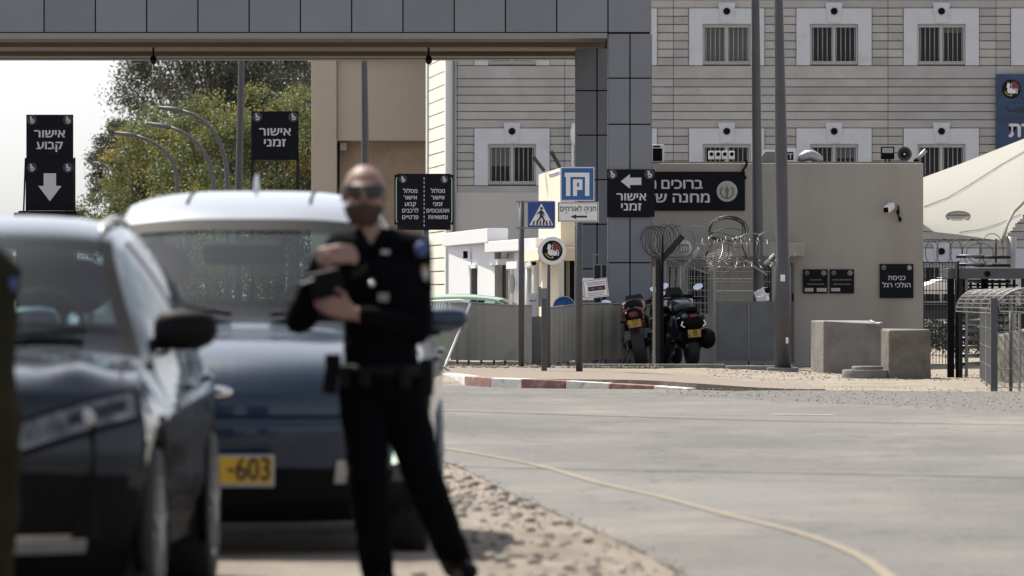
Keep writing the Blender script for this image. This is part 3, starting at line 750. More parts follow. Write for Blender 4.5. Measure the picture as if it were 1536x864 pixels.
tree('eucalyptus_tree', 'small grey eucalyptus standing apart at the pale sky edge', tb(192, 220), 8.6, 1.6, ['leafd2', 'leafd'], 20000, .125, 13, GE, .74, .8, nl=40)
tree('eucalyptus_tree', 'dark eucalyptus filling the middle between the two tallest crowns', tb(378, 222), 10.8, 3.2, ['leafd', 'leafd2'], 44000, .13, 21, GE, .62, .9)
tree('street_tree', 'low leafy green tree just right of the permanent permit sign', tb(165, 168), 4.8, 1.25, ['leafg', 'leafy', 'leafo'], 16000, .10, 14, GY, .60, .9, nl=50, weights=[.55, .35, .1])
tree('street_tree', 'golden topped tree under the first arched lamps', tb(232, 165), 6.5, 1.75, ['leafg', 'leafy', 'leafo'], 30000, .10, 15, GY, .56, 1.0, weights=[.35, .4, .25])
tree('street_tree', 'yellow green tree behind the tallest arched lamp', tb(322, 162), 6.9, 1.9, ['leafg', 'leafy', 'leafo'], 34000, .10, 16, GY, .55, 1.0, weights=[.35, .4, .25])
tree('street_tree', 'yellow green tree standing behind the temporary permit sign', tb(418, 160), 7.2, 2.0, ['leafg', 'leafy', 'leafo'], 36000, .10, 17, GY, .55, 1.0, weights=[.45, .43, .12])
tree('street_tree', 'green tree showing low between the street trees and the car roof', tb(275, 150), 4.2, 1.6, ['leafg', 'leafy', 'leafo'], 18000, .10, 19, GY, .5, 1.0, weights=[.6, .35, .05])
tree('distant_tree', 'tiny far tree just left of the black cabinet', tb(8, 420), 7.2, 1.7, ['leafd2', 'leafd'], 900, .5, 18, None, .6, .8, nl=18)

# ------------------------------------------------------------------ lamp posts
def arched(px, ytop, xt, yt, d, label, bend=70):
    root = thing('street_lamp', label, 'street lamp', (X(px, d), d, 0), 'arched street lamps before the trees')
    P = [(px, 440+1.3*F/d), (px, ytop+bend)]
    n = 8; x2, y2 = lerp(xt, px, .35), lerp(yt, ytop, .5)
    for k in range(1, n+1):
        t = k/n; a = (1-t)**2; b = 2*t*(1-t); c = t*t
        P.append((a*px+b*(px-1)+c*x2, a*(ytop+bend)+b*(ytop+6)+c*(yt+ (y2-yt)*.6)))
    mb = MB(); mb.tube([at(a, b, d) for a, b in P], [.05]*2+[lerp(.048, .032, k/n) for k in range(n)], 10); mb.build('pole', 'lampgrey', root)
    e = P[-1]; mb = MB()
    mb.tube([at(e[0], e[1], d), at(lerp(e[0], xt, .35), lerp(e[1], yt, .35), d), at(xt, yt, d)], [.04, .055, .035], 8); mb.build('lamp_head', 'lampgrey', root)
arched(341, 178, 237, 161, 118, 'tallest arched lamp, its grey head highest against the dark trees', 95)
arched(321, 205, 221, 185, 130, 'second arched lamp, just below and left of the tallest one', 80)
arched(266, 215, 172, 199, 132, 'third arched lamp, farthest left of the full arches', 60)
for px, py, d, lb in ((390, 134, 166, 'lamp head poking from the leaves above the temporary permit sign'), (141, 244, 190, 'small lamp head sticking out left of the trees against the sky'), (157, 229, 180, 'small lamp head in the leaves above the leftmost one')):
    root = thing('street_lamp', lb, 'street lamp', (X(px+36, d), d, 0), 'arched street lamps before the trees')
    mb = MB(); mb.tube([(X(px+36, d), d, 0), at(px+36, py+40, d), at(px+30, py+14, d), at(px+16, py+3.5, d)], [.06, .05, .045, .04], 8); mb.build('pole', 'lampgrey', root)
    mb = MB(); mb.tube([at(px+17, py+3.5, d), at(px, py, d)], [.06, .045], 8); mb.build('lamp_head', 'lampgrey', root)
def post(name, label, pts, rad, m, n=14, base=None, group=None, cat='pole'):
    b = pts[0]; root = thing(name, label, cat, b, group)
    mb = MB(); mb.tube(pts, rad, n); mb.build('shaft', m, root)
    if base:
        mb = MB(); mb.box(b[0]-base, b[0]+base, b[1]-base, b[1]+base, b[2]-.05, b[2]+.02); mb.build('base_plate', 'steeld', root, bevel=.004)
    return root
d = 112; post('lamp_post', 'plain grey lamp post standing left of the temporary permit sign', [(X(357, d), d, 0), at(358, 300, d), at(363, 60, d), at(364, 20, d)], [.085, .075, .06, .055], 'polemat', base=.2, cat='lamp post')
d = 114; post('lamp_post', 'plain grey lamp post rising behind the bald officer', [(X(548, d), d, 0), at(548, 240, d), at(546, 60, d), at(546, 20, d)], [.085, .075, .06, .055], 'polemat', base=.2, cat='lamp post')
d = 97.5; post('lamp_post', 'grey lamp post behind the steel sheet, left of the pair', [(X(1138, d), d, .05), at(1138, 440, d), at(1137, 390, d), at(1133, 0, d), at(1132, -60, d)], [.10, .10, .092, .07, .066], 'polemat', base=.2, cat='lamp post')
d = 90.2
root = post('lamp_post', 'thicker grey lamp post with small stickers, right of the pair', [(X(1174, d), d, .1), at(1174, 402, d), at(1174, 395, d), at(1172, 240, d), at(1168, 0, d), at(1167, -60, d)], [.135, .132, .105, .10, .068, .06], 'polemat', base=.24, cat='lamp post')
mb = MB(); mb.box(X(1170, d), X(1177, d), d-.139, d-.136, Z(422, d), Z(412, d)); mb.box(X(1178, d), X(1182, d), d-.135, d-.128, Z(515, d), Z(506, d)); mb.build('sticker', 'white', root)

# ------------------------------------------------------------------ black direction signs
def logo(mb, px, py, d, r=7.5, left=False, y=None, mring=1, mink=0):
    y = d-.026 if y is None else y
    mb.disc(X(px, d), Z(py, d), r/F*d, y, y+.002, mring, 20)
    k = r/F*d
    # a bold round letter-like mark: stem with hook and an open bowl
    cx, cz = X(px, d), Z(py, d); ts = .2*k
    mb.tube([(cx-.42*k, y-.004, cz+.62*k), (cx-.12*k, y-.004, cz+.55*k), (cx-.16*k, y-.004, cz+.1*k), (cx-.2*k, y-.004, cz-.3*k)], [ts*.7, ts, ts, ts], 6, mink)
    mb.tube([(cx+.02*k+.36*k*math.cos(a), y-.004, cz-.24*k+.32*k*math.sin(a)) for a in [R(150-36*i) for i in range(9)]], ts*.95, 6, mink)
def board(root, px0, px1, py0, py1, d, name='board', m='black', th=.03, bevel=.004):
    mb = MB(); mb.box(X(px0, d), X(px1, d), d-.022, d-.022+th, Z(py1, d), Z(py0, d)); return mb.build(name, m, root, bevel=bevel)
def hline(mb, text, pxc, pyb, hpx, d, m=0, width=None, bold=.02, tilt=0., y=None):
    write(mb, heb(text), X(pxc, d), Z(pyb, d), hpx/F*d, (d-.026) if y is None else y, m, bold, width/F*d if width else None, tilt)
def arrow_poly(cx, cz, L, Wd, ang, hl=.42, sh=.48):
    pts = [(-L/2, 0), (-L/2+L*hl, Wd/2), (-L/2+L*hl, Wd*sh/2), (L/2, Wd*sh/2), (L/2, -Wd*sh/2), (-L/2+L*hl, -Wd*sh/2), (-L/2+L*hl, -Wd/2)]
    ca, sa = math.cos(ang), math.sin(ang)
    return [(cx+a*ca-b*sa, cz+a*sa+b*ca) for a, b in pts]
M['ring'] = mat('dark logo disc', (.035, .037, .045), .5, var=0)

d = 97.0
root = thing('direction_sign', 'two stacked black panels reading permanent permit with a down arrow', 'sign', (X(75, d), d, 0), 'black permit signs with white Hebrew letters')
board(root, 39.5, 110, 172, 245, d+.05, 'upper_panel'); board(root, 38.5, 111, 237, 316, d, 'lower_panel')
mb = MB(); hline(mb, 'אישור', 74.5, 206, 10.6, d+.05, width=46, bold=.03); hline(mb, 'קבוע', 74.5, 223.5, 10.6, d+.05, width=39, bold=.03); logo(mb, 48, 180, d+.05); logo(mb, 102, 180, d+.05); logo(mb, 48, 251.5, d); logo(mb, 102, 251.5, d)
mb.build('lettering', ['letter', 'ring'], root)
mb = MB(); mb.prism(arrow_poly(X(75, d), Z(281, d), 42/F*d, 35/F*d, R(90), .55, .53), d-.027, d-.0225); mb.build('arrow', 'letter', root)
mb = MB()
for px in (39.5, 111.5): mb.box(X(px-1, d), X(px+1, d), d+.082, d+.12, Z(330, d), Z(236, d))
mb.build('frame', 'bplastic', root)
mb = MB(); mb.bar((X(37.5, d), d+.1, Z(237, d)), (X(33, d), d+.3, Z(322, d)), .025); mb.build('strut', 'bplastic', root)
root = thing('cabinet', 'black roadside cabinet carrying the permanent permit panels', 'cabinet', (X(70, d), d, 0))
mb = MB(); mb.box(X(29, d), X(117, d), d-.3, d+.5, Z(326, d), Z(316.5, d)); mb.box(X(22, d), X(29, d)-.001, d-.25, d+.45, Z(328, d), Z(319, d)); mb.build('top', 'bplastic', root, bevel=.03)
mb = MB(); mb.box(X(26, d), X(113, d), d-.25, d+.45, 0, Z(326, d)-.002); mb.build('body', 'bplastic', root, bevel=.02)

root = thing('direction_sign', 'square black temporary permit sign on two dark legs before the trees', 'sign', (X(412, d), d, 0), 'black permit signs with white Hebrew letters')
board(root, 377, 448, 167, 240, d)
mb = MB(); hline(mb, 'אישור', 412.5, 203, 10.6, d, width=47, bold=.03); hline(mb, 'זמני', 412.5, 219.5, 10.6, d, width=32, bold=.03); logo(mb, 386, 175.5, d); logo(mb, 440, 175.5, d)
mb.build('lettering', ['letter', 'ring'], root)
for px in (378.5, 446.5):
    mb = MB(); mb.box(X(px-2.3, d), X(px+2.3, d), d+.012, d+.06, 0, Z(238, d)); mb.build('leg', 'darksteel', root)

d = 94.0
root = thing('lane_sign', 'black two column lane board edged in pale green, beside the officer', 'sign', (X(638, d), d, 0))
mb = MB(); mb.box(X(591.5, d), X(680.5, d), d+.01, d+.03, Z(337, d), Z(262, d)); mb.build('back_panel', 'black', root)
mb = MB()
for x0, s in ((594.5, 1), (677.6, -1)):
    mb.tube([(X(x0+3.2*s, d), d+.008, Z(265.5, d)), (X(x0+.6*s, d), d+.008, Z(267, d)), (X(x0, d), d+.008, Z(271, d)), (X(x0, d), d+.008, Z(329, d)), (X(x0+.6*s, d), d+.008, Z(333, d)), (X(x0+3*s, d), d+.008, Z(334.5, d))], .012, 6)
mb.build('edge_line', 'green', root)
board(root, 596, 676, 260.5, 345, d)
mb = MB()
for k, (t, w) in enumerate((('מסלול', 21), ('אישור', 20), ('קבוע', 17), ('לרכבים', 24), ('פרטיים', 24))): hline(mb, t, 615.5, 289.3+9.8*k, 5.4, d, width=w, bold=.025)
for k, (t, w) in enumerate((('מסלול', 21), ('אישור', 20), ('זמני', 14), ('אוטובוסים', 34), ('ומשאיות', 29))): hline(mb, t, 656.8, 289.3+9.8*k, 5.4, d, width=w, bold=.025)
for k in range(12): mb.box(X(635.6, d), X(636.8, d), d-.026, d-.0225, Z(269.5+k*6.4, d), Z(266+k*6.4, d))
logo(mb, 604.5, 269, d, 6); logo(mb, 666.5, 269, d, 6)
mb.build('lettering', ['letter', 'ring'], root)
mb = MB(); mb.cyl((X(638, d), d+.09, 0), (X(638, d), d+.09, Z(263, d)), .052, n=12); mb.build('pole', 'steeld', root)

d = DP-.03
root = thing('direction_sign', 'black temporary permit sign with left arrow hung on the grey pylon', 'sign', (X(946, d), d, Z(325, d)), 'black permit signs with white Hebrew letters')
board(root, 910.5, 982, 254, 325.5, d)
mb = MB(); hline(mb, 'אישור', 947, 300.5, 10.4, d, width=44, bold=.03); hline(mb, 'זמני', 947, 315.5, 10.4, d, width=30, bold=.03); logo(mb, 918.5, 261.5, d); logo(mb, 974, 261.5, d)
mb.build('lettering', ['letter', 'ring'], root)
mb = MB(); mb.prism(arrow_poly(X(946.5, d), Z(272, d), 31/F*d, 22/F*d, 0, .45, .5), d-.027, d-.0225); mb.build('arrow', 'letter', root)

d = DG-.02
root = thing('welcome_sign', 'long black welcome board with a round white emblem on the gatehouse', 'sign', (X(1040, d), d, Z(316, d)))
board(root, 955, 1117.5, 257.5, 316, d, th=.04)
mb = MB(); hline(mb, 'ברוכים', 1023, 283, 13, d, width=61, bold=.03); hline(mb, 'הבאים', 958, 283, 13, d, width=52, bold=.03); hline(mb, 'מחנה שדה', 1022-12, 303.5, 13, d, width=108, bold=.03)
mb.build('lettering', ['letterdim' if False else 'letter'], root)
def state_emblem(mb, px, py, d, r, y):
    k = r/F*d; cx, cz = X(px, d), Z(py, d)
    mb.disc(cx, cz, k, y-.004, y, 0, 32); mb.disc(cx, cz, k*.93, y-.006, y-.0041, 1, 32)
    for s in (-1, 1):
        mb.tube([(cx+s*k*(.62*math.cos(a)), y-.008, cz-.05*k+k*.62*math.sin(a)) for a in [R(-80+18*i) for i in range(8)]], k*.06, 5, 2)
        for i in range(6):
            a = R(-62+20*i); c = (cx+s*k*.62*math.cos(a), cz-.05*k+k*.62*math.sin(a))
            mb.ell((c[0], y-.008, c[1]), (k*.11, .003, k*.05), 2, 8, 5)
    mb.tube([(cx, y-.009, cz-.72*k), (cx, y-.009, cz+.6*k)], [k*.07, k*.03], 6, 2); mb.box(cx-.2*k, cx+.2*k, y-.011, y-.007, cz-.34*k, cz-.27*k, 2)
    for s in (-1, 1): mb.tube([(cx, y-.01, cz-.2*k), (cx+s*.18*k, y-.01, cz+.05*k), (cx+s*.05*k, y-.01, cz+.3*k)], k*.045, 5, 2)
M['emblemw'] = mat('emblem white', (.50, .50, .50), .6, var=0); M['emblemg'] = mat('emblem grey', (.40, .39, .37), .6, var=0); M['embleml'] = mat('emblem line', (.19, .17, .14), .6, var=0)
mb = MB(); state_emblem(mb, 1090.5, 287, d, 15.5, d-.023); mb.build('emblem', ['emblemw', 'emblemg', 'embleml'], root)

def notice(px0, px1, py0, py1, name, label, grp, lines, stickers=(), cat='notice board'):
    root = thing(name, label, cat, (X((px0+px1)/2, d), d, Z(py1, d)), grp)
    board(root, px0, px1, py0, py1, d, m='black')
    mb = MB()
    for (t, pxc, pyb, h, w, mm) in lines: hline(mb, t, pxc, pyb, h, d, mm, w, .012)
    state_emblem(mb, px0+6, py0+5.5, d, 3.3, d-.023); logo(mb, px1-6, py0+5.5, d, 4)
    mb.build('lettering', ['letterdim', 'embleml', 'black'], root)
    if stickers:
        mb = MB()
        for (a, b, c, e) in stickers: mb.box(X(a, d), X(b, d), d-.026, d-.0225, Z(e, d), Z(c, d))
        mb.build('sticker', 'steel', root)
    return root
# (the small grey lines on these two boards cannot be read in the photograph: plain rules)
def rules(root, specs):
    mb = MB()
    for (a, b, c) in specs:
        x = a
        while x < b:
            w = random.uniform(1.2, 3.2); mb.box(X(x, d), X(min(b, x+w), d), d-.026, d-.0225, Z(c+1.6, d), Z(c, d)); x += w+.7
    mb.build('lettering', 'embleml', root)
r1 = notice(1204.5, 1241.5, 404, 440, 'notice_board', 'small black notice board with two stickers, nearer the lamp posts', 'small black notice boards', [], [(1207, 1220, 432, 437.5), (1225, 1240, 432, 437.5)]); rules(r1, [(1215, 1232, 419), (1211, 1236, 425.5)])
r2 = notice(1244.5, 1281, 404, 440, 'notice_board', 'small black notice board with one sticker, second from the lamp posts', 'small black notice boards', [], [(1246.5, 1260, 432, 437)]); rules(r2, [(1248, 1277, 419), (1250, 1276, 425.5)])
r3 = notice(1319.5, 1370, 396, 447, 'notice_board', 'black pedestrian entrance sign alone near the gatehouse corner', None, [('כניסת', 1345, 420, 6.2, 26, 0), ('הולכי רגל', 1344.5, 431, 6.2, 42, 0)], cat='sign')
for ch in r3.children:
    if ch.name.startswith('lettering'): ch.data.materials[0] = M['letter']

# ------------------------------------------------------------------ road signs on posts
d = 91.1
root = thing('crossing_sign', 'blue pedestrian crossing sign cantilevered from a thin grey pole', 'road sign', (X(782, d), d, .12))
mb = MB(); mb.cyl((X(782, d), d+.05, .1), (X(782, d), d+.05, Z(301, d)), .047, n=14); mb.build('pole', 'polemat', root)
mb = MB()
for py in (302.5, 342): mb.box(X(774, d), X(831, d), d-.0, d+.012, Z(py+1.2, d), Z(py-1.2, d))
mb.build('bracket', 'steeld', root)
mb = MB(); mb.box(X(791, d), X(833, d), d-.02, d-.004, Z(342, d), Z(302, d)); mb.box(X(792, d), X(832, d), d-.0225, d-.0202, Z(341, d), Z(303, d), 1); mb.build('panel', ['steel', 'blue2'], root)
mb = MB(); mb.prism([(X(812, d), Z(305, d)), (X(830, d), Z(338, d)), (X(794, d), Z(338, d))], d-.027, d-.023); mb.build('triangle', 'white', root)
mb = MB(); y = d-.03; P = lambda a, b: (X(a, d), y, Z(b, d)); k = 1/F*d
mb.ell(P(812.3, 312.5), (2*k, .003, 2.1*k), 0, 10, 6)
mb.tube([P(812, 315.5), P(811.5, 319), P(812, 323)], [1.6*k, 2.3*k, 1.8*k], 8)
mb.tube([P(812, 323), P(809.5, 328), P(805, 333)], [1.6*k, 1.2*k, 1*k], 7); mb.tube([P(812.2, 323), P(815, 328), P(817.5, 332.5)], [1.6*k, 1.2*k, 1*k], 7)
mb.tube([P(811.5, 316), P(808, 319.5), P(805, 321)], [1*k, .9*k, .7*k], 7); mb.tube([P(812.5, 316.5), P(815.5, 320), P(816, 323.5)], [1*k, .9*k, .7*k], 7)
for a in (799, 804.5, 809.5, 814.5, 819.5, 825): mb.prism([(X(a+(812-a)*.12, d), Z(331, d)), (X(a+(812-a)*.12+1.8, d), Z(331, d)), (X(a+2.4, d), Z(337.5, d)), (X(a-.6, d), Z(337.5, d))], y, y+.003)
mb.build('pictogram', 'blacktext', root)

d = 85.7
root = thing('parking_sign', 'tall pole with blue parking symbol above a white visitor parking plate', 'road sign', (X(868, d), d, .12))
mb = MB(); mb.cyl((X(869, d), d+.055, .1), (X(869, d), d+.055, Z(252, d)), .05, n=14); mb.build('pole', 'polemat', root)
board(root, 840.5, 892, 250.5, 301.5, d, 'blue_panel', 'blue')
mb = MB(); k = 1/F*d; y0, y1 = d-.027, d-.0225
def strip(a, b, c, e, m=0): mb.box(X(a, d), X(b, d), y0, y1, Z(e, d), Z(c, d), m)
for (a, b, c, e) in ((841, 891.5, 250.9, 252.2), (841, 891.5, 300, 301.2), (841, 842.2, 252.2, 300), (890.3, 891.5, 252.2, 300)): strip(a, b, c, e)
strip(847, 884, 259, 265.5); strip(849, 855.5, 265.5, 294); strip(877.5, 884, 265.5, 294); strip(859.5, 865.5, 269, 294); strip(865.5, 873.5, 269, 274); strip(868.5, 873.5, 274, 280); strip(865.5, 873.5, 280, 285)
mb.build('symbol', 'white', root)
mb = MB(); mb.box(X(836.5, d), X(898, d), d-.02, d, Z(333, d), Z(303, d)); mb.box(X(837.5, d), X(897, d), d-.0225, d-.0202, Z(332, d), Z(304, d), 1); mb.box(X(838.5, d), X(896, d), d-.025, d-.0227, Z(331, d), Z(305, d), 0); mb.build('visitor_plate', ['white', 'blacktext'], root)
mb = MB(); hline(mb, 'חניה לאורחים', 867, 317, 7, d, width=54, bold=.012, y=d-.028); mb.prism(arrow_poly(X(868, d), Z(325, d), 25/F*d, 7/F*d, 0, .35, .4), d-.028, d-.0255)
for a in (849.5, 879.5): mb.disc(X(a, d), Z(319.5, d), .9/F*d, d-.028, d-.0255)
mb.build('lettering', 'blacktext', root)
def cat_emblem(px, py, d, r, y, parent, ringw=True):
    """round unit badge: white winged cat, red wedge, sword and a yellow sweep"""
    k = r/F*d; cx, cz = X(px, d), Z(py, d); mb = MB()
    if ringw: mb.disc(cx, cz, k, y-.006, y, 0, 40)
    q = k*(.73 if ringw else .95); mb.disc(cx, cz, q, y-.009, y-.0062, 1, 36)
    a0 = [R(-8+12*i) for i in range(9)]; mb.prism([(cx+.05*q, cz+.1*q)]+[(cx+.86*q*math.cos(a), cz+.86*q*math.sin(a)) for a in a0], y-.012, y-.0092, 2)
    def el(dx, dz, rx, rz, rot=0): mb.ell((cx+dx*q, y-.014, cz+dz*q), (rx*q, .004, rz*q), 0, 14, 8, Matrix.Rotation(rot, 3, 'Y'))
    el(-.12, -.18, .34, .30); el(.24, -.26, .26, .24); el(-.32, .28, .17, .26, .3); el(-.36, .56, .07, .13, .3); el(-.18, .5, .06, .14, -.3)
    mb.tube([(cx+q*(.42+.2*math.cos(a)), y-.015, cz+q*(-.25+.3*math.sin(a))) for a in [R(-60+25*i) for i in range(8)]], q*.055, 5, 0)
    mb.box(cx-.03*q, cx+.03*q, y-.022, y-.018, cz-.75*q, cz+.6*q, 3); mb.box(cx-.16*q, cx+.16*q, y-.022, y-.018, cz+.02*q, cz+.08*q, 3)
    mb.tube([(cx+q*.72*math.cos(a), y-.013, cz+q*.72*math.sin(a)) for a in [R(200+11*i) for i in range(8)]], q*.05, 5, 4)
    mb.build('emblem', ['white', 'black', 'red', 'letter', 'yellowink'], parent)
d2 = 90.0
root = thing('round_badge_sign', 'round white rimmed badge sign with a winged cat emblem', 'sign', (X(828, d2), d2, .12))
mb = MB(); mb.cyl((X(828, d2), d2, Z(376, d2)), (X(828, d2), d2+.02, Z(376, d2)), 21.5/F*d2, n=44); mb.build('disc', 'white', root)
cat_emblem(828.5, 376, d2, 21, d2-.002, root)
mb = MB(); mb.cyl((X(823, d2), d2+.05, .1), (X(823, d2), d2+.05, Z(360, d2)), .028, n=10); mb.build('pole', 'polemat', root)
d = 86.4
root = thing('short_post', 'short thick steel post with a dark box on top, between the sign poles', 'post', (X(816, d), d, .12))
mb = MB(); mb.box(X(812, d), X(820.5, d), d-.05, d+.05, .1, Z(432, d)); mb.build('shaft', 'polemat', root, bevel=.012)
mb = MB(); mb.box(X(807.5, d), X(812, d)-.002, d-.06, d+.06, Z(460, d), Z(430, d)); mb.box(X(811, d), X(821, d), d-.055, d-.0525, Z(448, d), Z(433, d)); mb.build('box', 'steeld', root)
d = 97.2
root = thing('intercom_pillar', 'white intercom pillar with three black dots behind the hoarding', 'pillar', (X(800, d), d, 0))
mb = MB(); mb.box(X(793.5, d), X(806, d), d-.12, d+.12, 0, Z(440, d)); mb.build('body', 'white', root, bevel=.02)
mb = MB()
for a in (795.5, 799, 802.5): mb.disc(X(a, d), Z(451, d), 1.1/F*d, d-.125, d-.1205, n=12)
mb.build('button', 'bplastic', root)
d = 98.0
root = thing('round_road_sign', 'blue round road sign peeking over the hoarding beside the parking pole', 'road sign', (X(845, d), d, 0))
mb = MB(); mb.cyl((X(846, d), d-.01, Z(461, d)), (X(846, d), d, Z(461, d)), 17.2/F*d, n=40, m=1); mb.cyl((X(846, d), d-.014, Z(461, d)), (X(846, d), d-.0102, Z(461, d)), 16/F*d, n=40); mb.build('disc', ['blue', 'white'], root)
mb = MB(); mb.cyl((X(846, d), d+.04, 0), (X(846, d), d+.04, Z(450, d)), .03); mb.build('pole', 'steeld', root)
d = 85.6
root = thing('notice_plate', 'tilted white notice with a dark maroon bar wired to the parking pole', 'sign', (X(893, d), d, Z(448, d)))
def rot_rect(cx, cy, w, h, a, d): 
    ca, sa = math.cos(a), math.sin(a); return [(X(cx, d)+(x*ca-z*sa)/F*d, Z(cy, d)+(x*sa+z*ca)/F*d) for x, z in ((-w/2, -h/2), (w/2, -h/2), (w/2, h/2), (-w/2, h/2))]
TA = R(7); mb = MB(); mb.prism(rot_rect(893.5, 432.5, 37, 28, TA, d), d-.01, d-.002, 0); mb.prism(rot_rect(893.5, 432.5, 35, 26, TA, d), d-.0125, d-.0102, 1); mb.prism(rot_rect(893.5, 432.5, 33.4, 24.4, TA, d), d-.015, d-.0127, 0); mb.prism(rot_rect(895, 432.5, 26, 7, TA, d), d-.0175, d-.0152, 2)
M['ink'] = mat('violet ink', (.16, .13, .22), .7, var=0)
for k_, (dz, wd) in enumerate(((-9, 28), (-6.2, 26), (7, 26), (10, 22))):
    x = -wd/2
    while x < wd/2:
        w = random.uniform(1, 2.6); cx_ = 893.5+(x+w/2)*math.cos(TA); cy_ = 432.5+dz-(x+w/2)*math.sin(TA)
        mb.prism(rot_rect(cx_, cy_, w, 1.3, TA, d), d-.017, d-.0152, 3); x += w+.7
for dx in (-6, 5): mb.prism(rot_rect(895+dx, 432.5-dx*.12, 4, 2, TA, d), d-.019, d-.0177, 3)
mb.build('plate', ['white', 'ink', 'purple', 'ink'], root)
root = thing('paper_notice', 'plain white paper notice behind the tilted one on the pole', 'notice', (X(882, d), d+.03, Z(450, d)))
mb = MB(); mb.box(X(874, d), X(890, d), d+.01, d+.016, Z(450, d), Z(417, d)); mb.build('sheet', 'white', root)
mb = MB()
for py in (424, 433, 440, 444): mb.box(X(875, d), X(876.5, d), d+.006, d+.0098, Z(py+2, d), Z(py, d))
mb.build('lettering', 'blacktext', root)
d = 95.0
root = thing('steel_gate', 'narrow grey steel gate leaf leaning between pylon and rear pylon', 'gate', (X(898, d), d, .1))
mb = MB()
for px in (890.5, 902, 910.5): mb.box(X(px-1.2, d), X(px+1.2, d), d-.02, d+.02, .1, Z(380 if px < 900 else 396, d))
for py in (382, 397, 460, 530): mb.box(X(891, d), X(903, d), d-.015, d+.015, Z(py+1, d), Z(py-1, d))
mb.build('frame', 'steeld', root)
mb = MB(); mb.box(X(892, d), X(901, d), d-.008, d+.004, .2, Z(396, d)); mb.box(X(903, d)+.002, X(910, d), d-.008, d+.004, .2, Z(398, d)); mb.build('sheet', 'darksteel', root)

# ------------------------------------------------------------------ hoardings, barrier
def hoarding(pts, label, legs=()):
    """corrugated sheets along pts=[(px,d,ytop)], bottom gap on short feet"""
    a = pts[0]; root = thing('hoarding', label, 'hoarding', (X(a[0], a[1]), a[1], .1), 'beige steel hoarding sheets along the pavement')
    P = [Vector((X(p[0], p[1]), p[1], Z(p[2], p[1]))) for p in pts]; zb = [Z(p[3], p[1]) for p in pts]
    mb = MB(); n = 0; rows0 = []; rows1 = []
    tot = 0
    for i in range(len(P)-1):
        L = (P[i+1].xy-P[i].xy).length; steps = max(2, int(L/.03)); t2 = (P[i+1].xy-P[i].xy).normalized(); nn_ = Vector((t2.y, -t2.x))
        for k in range(steps+(i == len(P)-2)):
            t = k/steps; p = P[i].lerp(P[i+1], t); c = .006*max(-1, min(1, 2.5*math.sin((tot+t*L)*2*math.pi/.21)))
            q = (p.x+nn_.x*c, p.y+nn_.y*c)
            rows0.append((q[0], q[1], lerp(zb[i], zb[i+1], t))); rows1.append((q[0], q[1], p.z))
        tot += L
    nseg = len(rows0); off = .012
    vs = rows0+rows1+[(x, y+off, z) for x, y, z in rows0]+[(x, y+off, z) for x, y, z in rows1]
    fs = []
    for k in range(nseg-1): fs += [(k, k+1, nseg+k+1, nseg+k), (2*nseg+k, 3*nseg+k, 3*nseg+k+1, 2*nseg+k+1), (nseg+k, nseg+k+1, 3*nseg+k+1, 3*nseg+k), (k, 2*nseg+k, 2*nseg+k+1, k+1)]
    mb.add(vs, fs); mb.build('sheet', 'hoard', root)
    for (px, dd) in legs:
        mb = MB(); mb.box(X(px-1.8, dd), X(px+1.8, dd), dd+.02, dd+.09, 0, Z(500, dd)); mb.build('foot', 'concrete', root)
    mb = MB(); mb.tube([p+Vector((0, .0, .012)) for p in P], .016, 6); mb.build('top_rail', 'hoard', root)
hoarding([(676, 93.4, 456, 540), (712, 93.6, 455.5, 540.5), (765, 93.2, 459, 541), (798, 92.8, 459, 543)], 'beige hoarding stretch from the leaning barrier to the dark gap', [(686, 93.8), (703, 93.8), (722, 93.8), (741, 93.6), (758, 93.5), (780, 93.3)])
hoarding([(821, 92.4, 463, 546), (850, 93.2, 460, 542), (868, 93.8, 457, 540), (905, 94.4, 456, 539), (940, 94.6, 457, 539), (975, 94.8, 459, 539)], 'beige hoarding stretch from the short post to the red motorcycle', [(826, 93), (838, 93.3), (852, 93.8), (872, 94.3), (893, 94.7), (908, 94.8), (930, 95), (955, 95)])
d = 93.0
root = thing('hoarding_gap_plate', 'plain dark grey plate closing the gap between the two hoardings', 'plate', (X(808, d), d, .1))
mb = MB(); mb.box(X(797, d), X(823, d), d+.1, d+.13, .1, Z(475, d)); mb.build('sheet', 'steeld', root)
d = 86.4
root = thing('crowd_barrier', 'white crowd barrier leaning sideways against the hoarding end', 'barrier', (X(675, d), d, .12))
mb = MB(); tl, tr_, br_, bl = at(628, 453, d+.6), at(705, 455, d+.5), at(667, 551, d), at(600, 551, d)
fr_ = [tl, at(690, 450.5, d+.5), tr_, br_, bl]
mb.tube(fr_, .021, 8, closed=True); mb.build('frame', 'white', root)
mb = MB()
for k in range(1, 17):
    t = k/17; mb.bar(tl.lerp(at(702, 453, d+.5), t), bl.lerp(br_, t), .02, .012, up=(0, 1, 0))
mb.build('barrier_bars', 'hoard', root)
for px in (664, 612):
    mb = MB(); mb.tube([at(px-12, 557, d-.25), at(px, 550, d), at(px+10, 556, d+.1)], .02, 8); mb.build('foot', 'white', root)

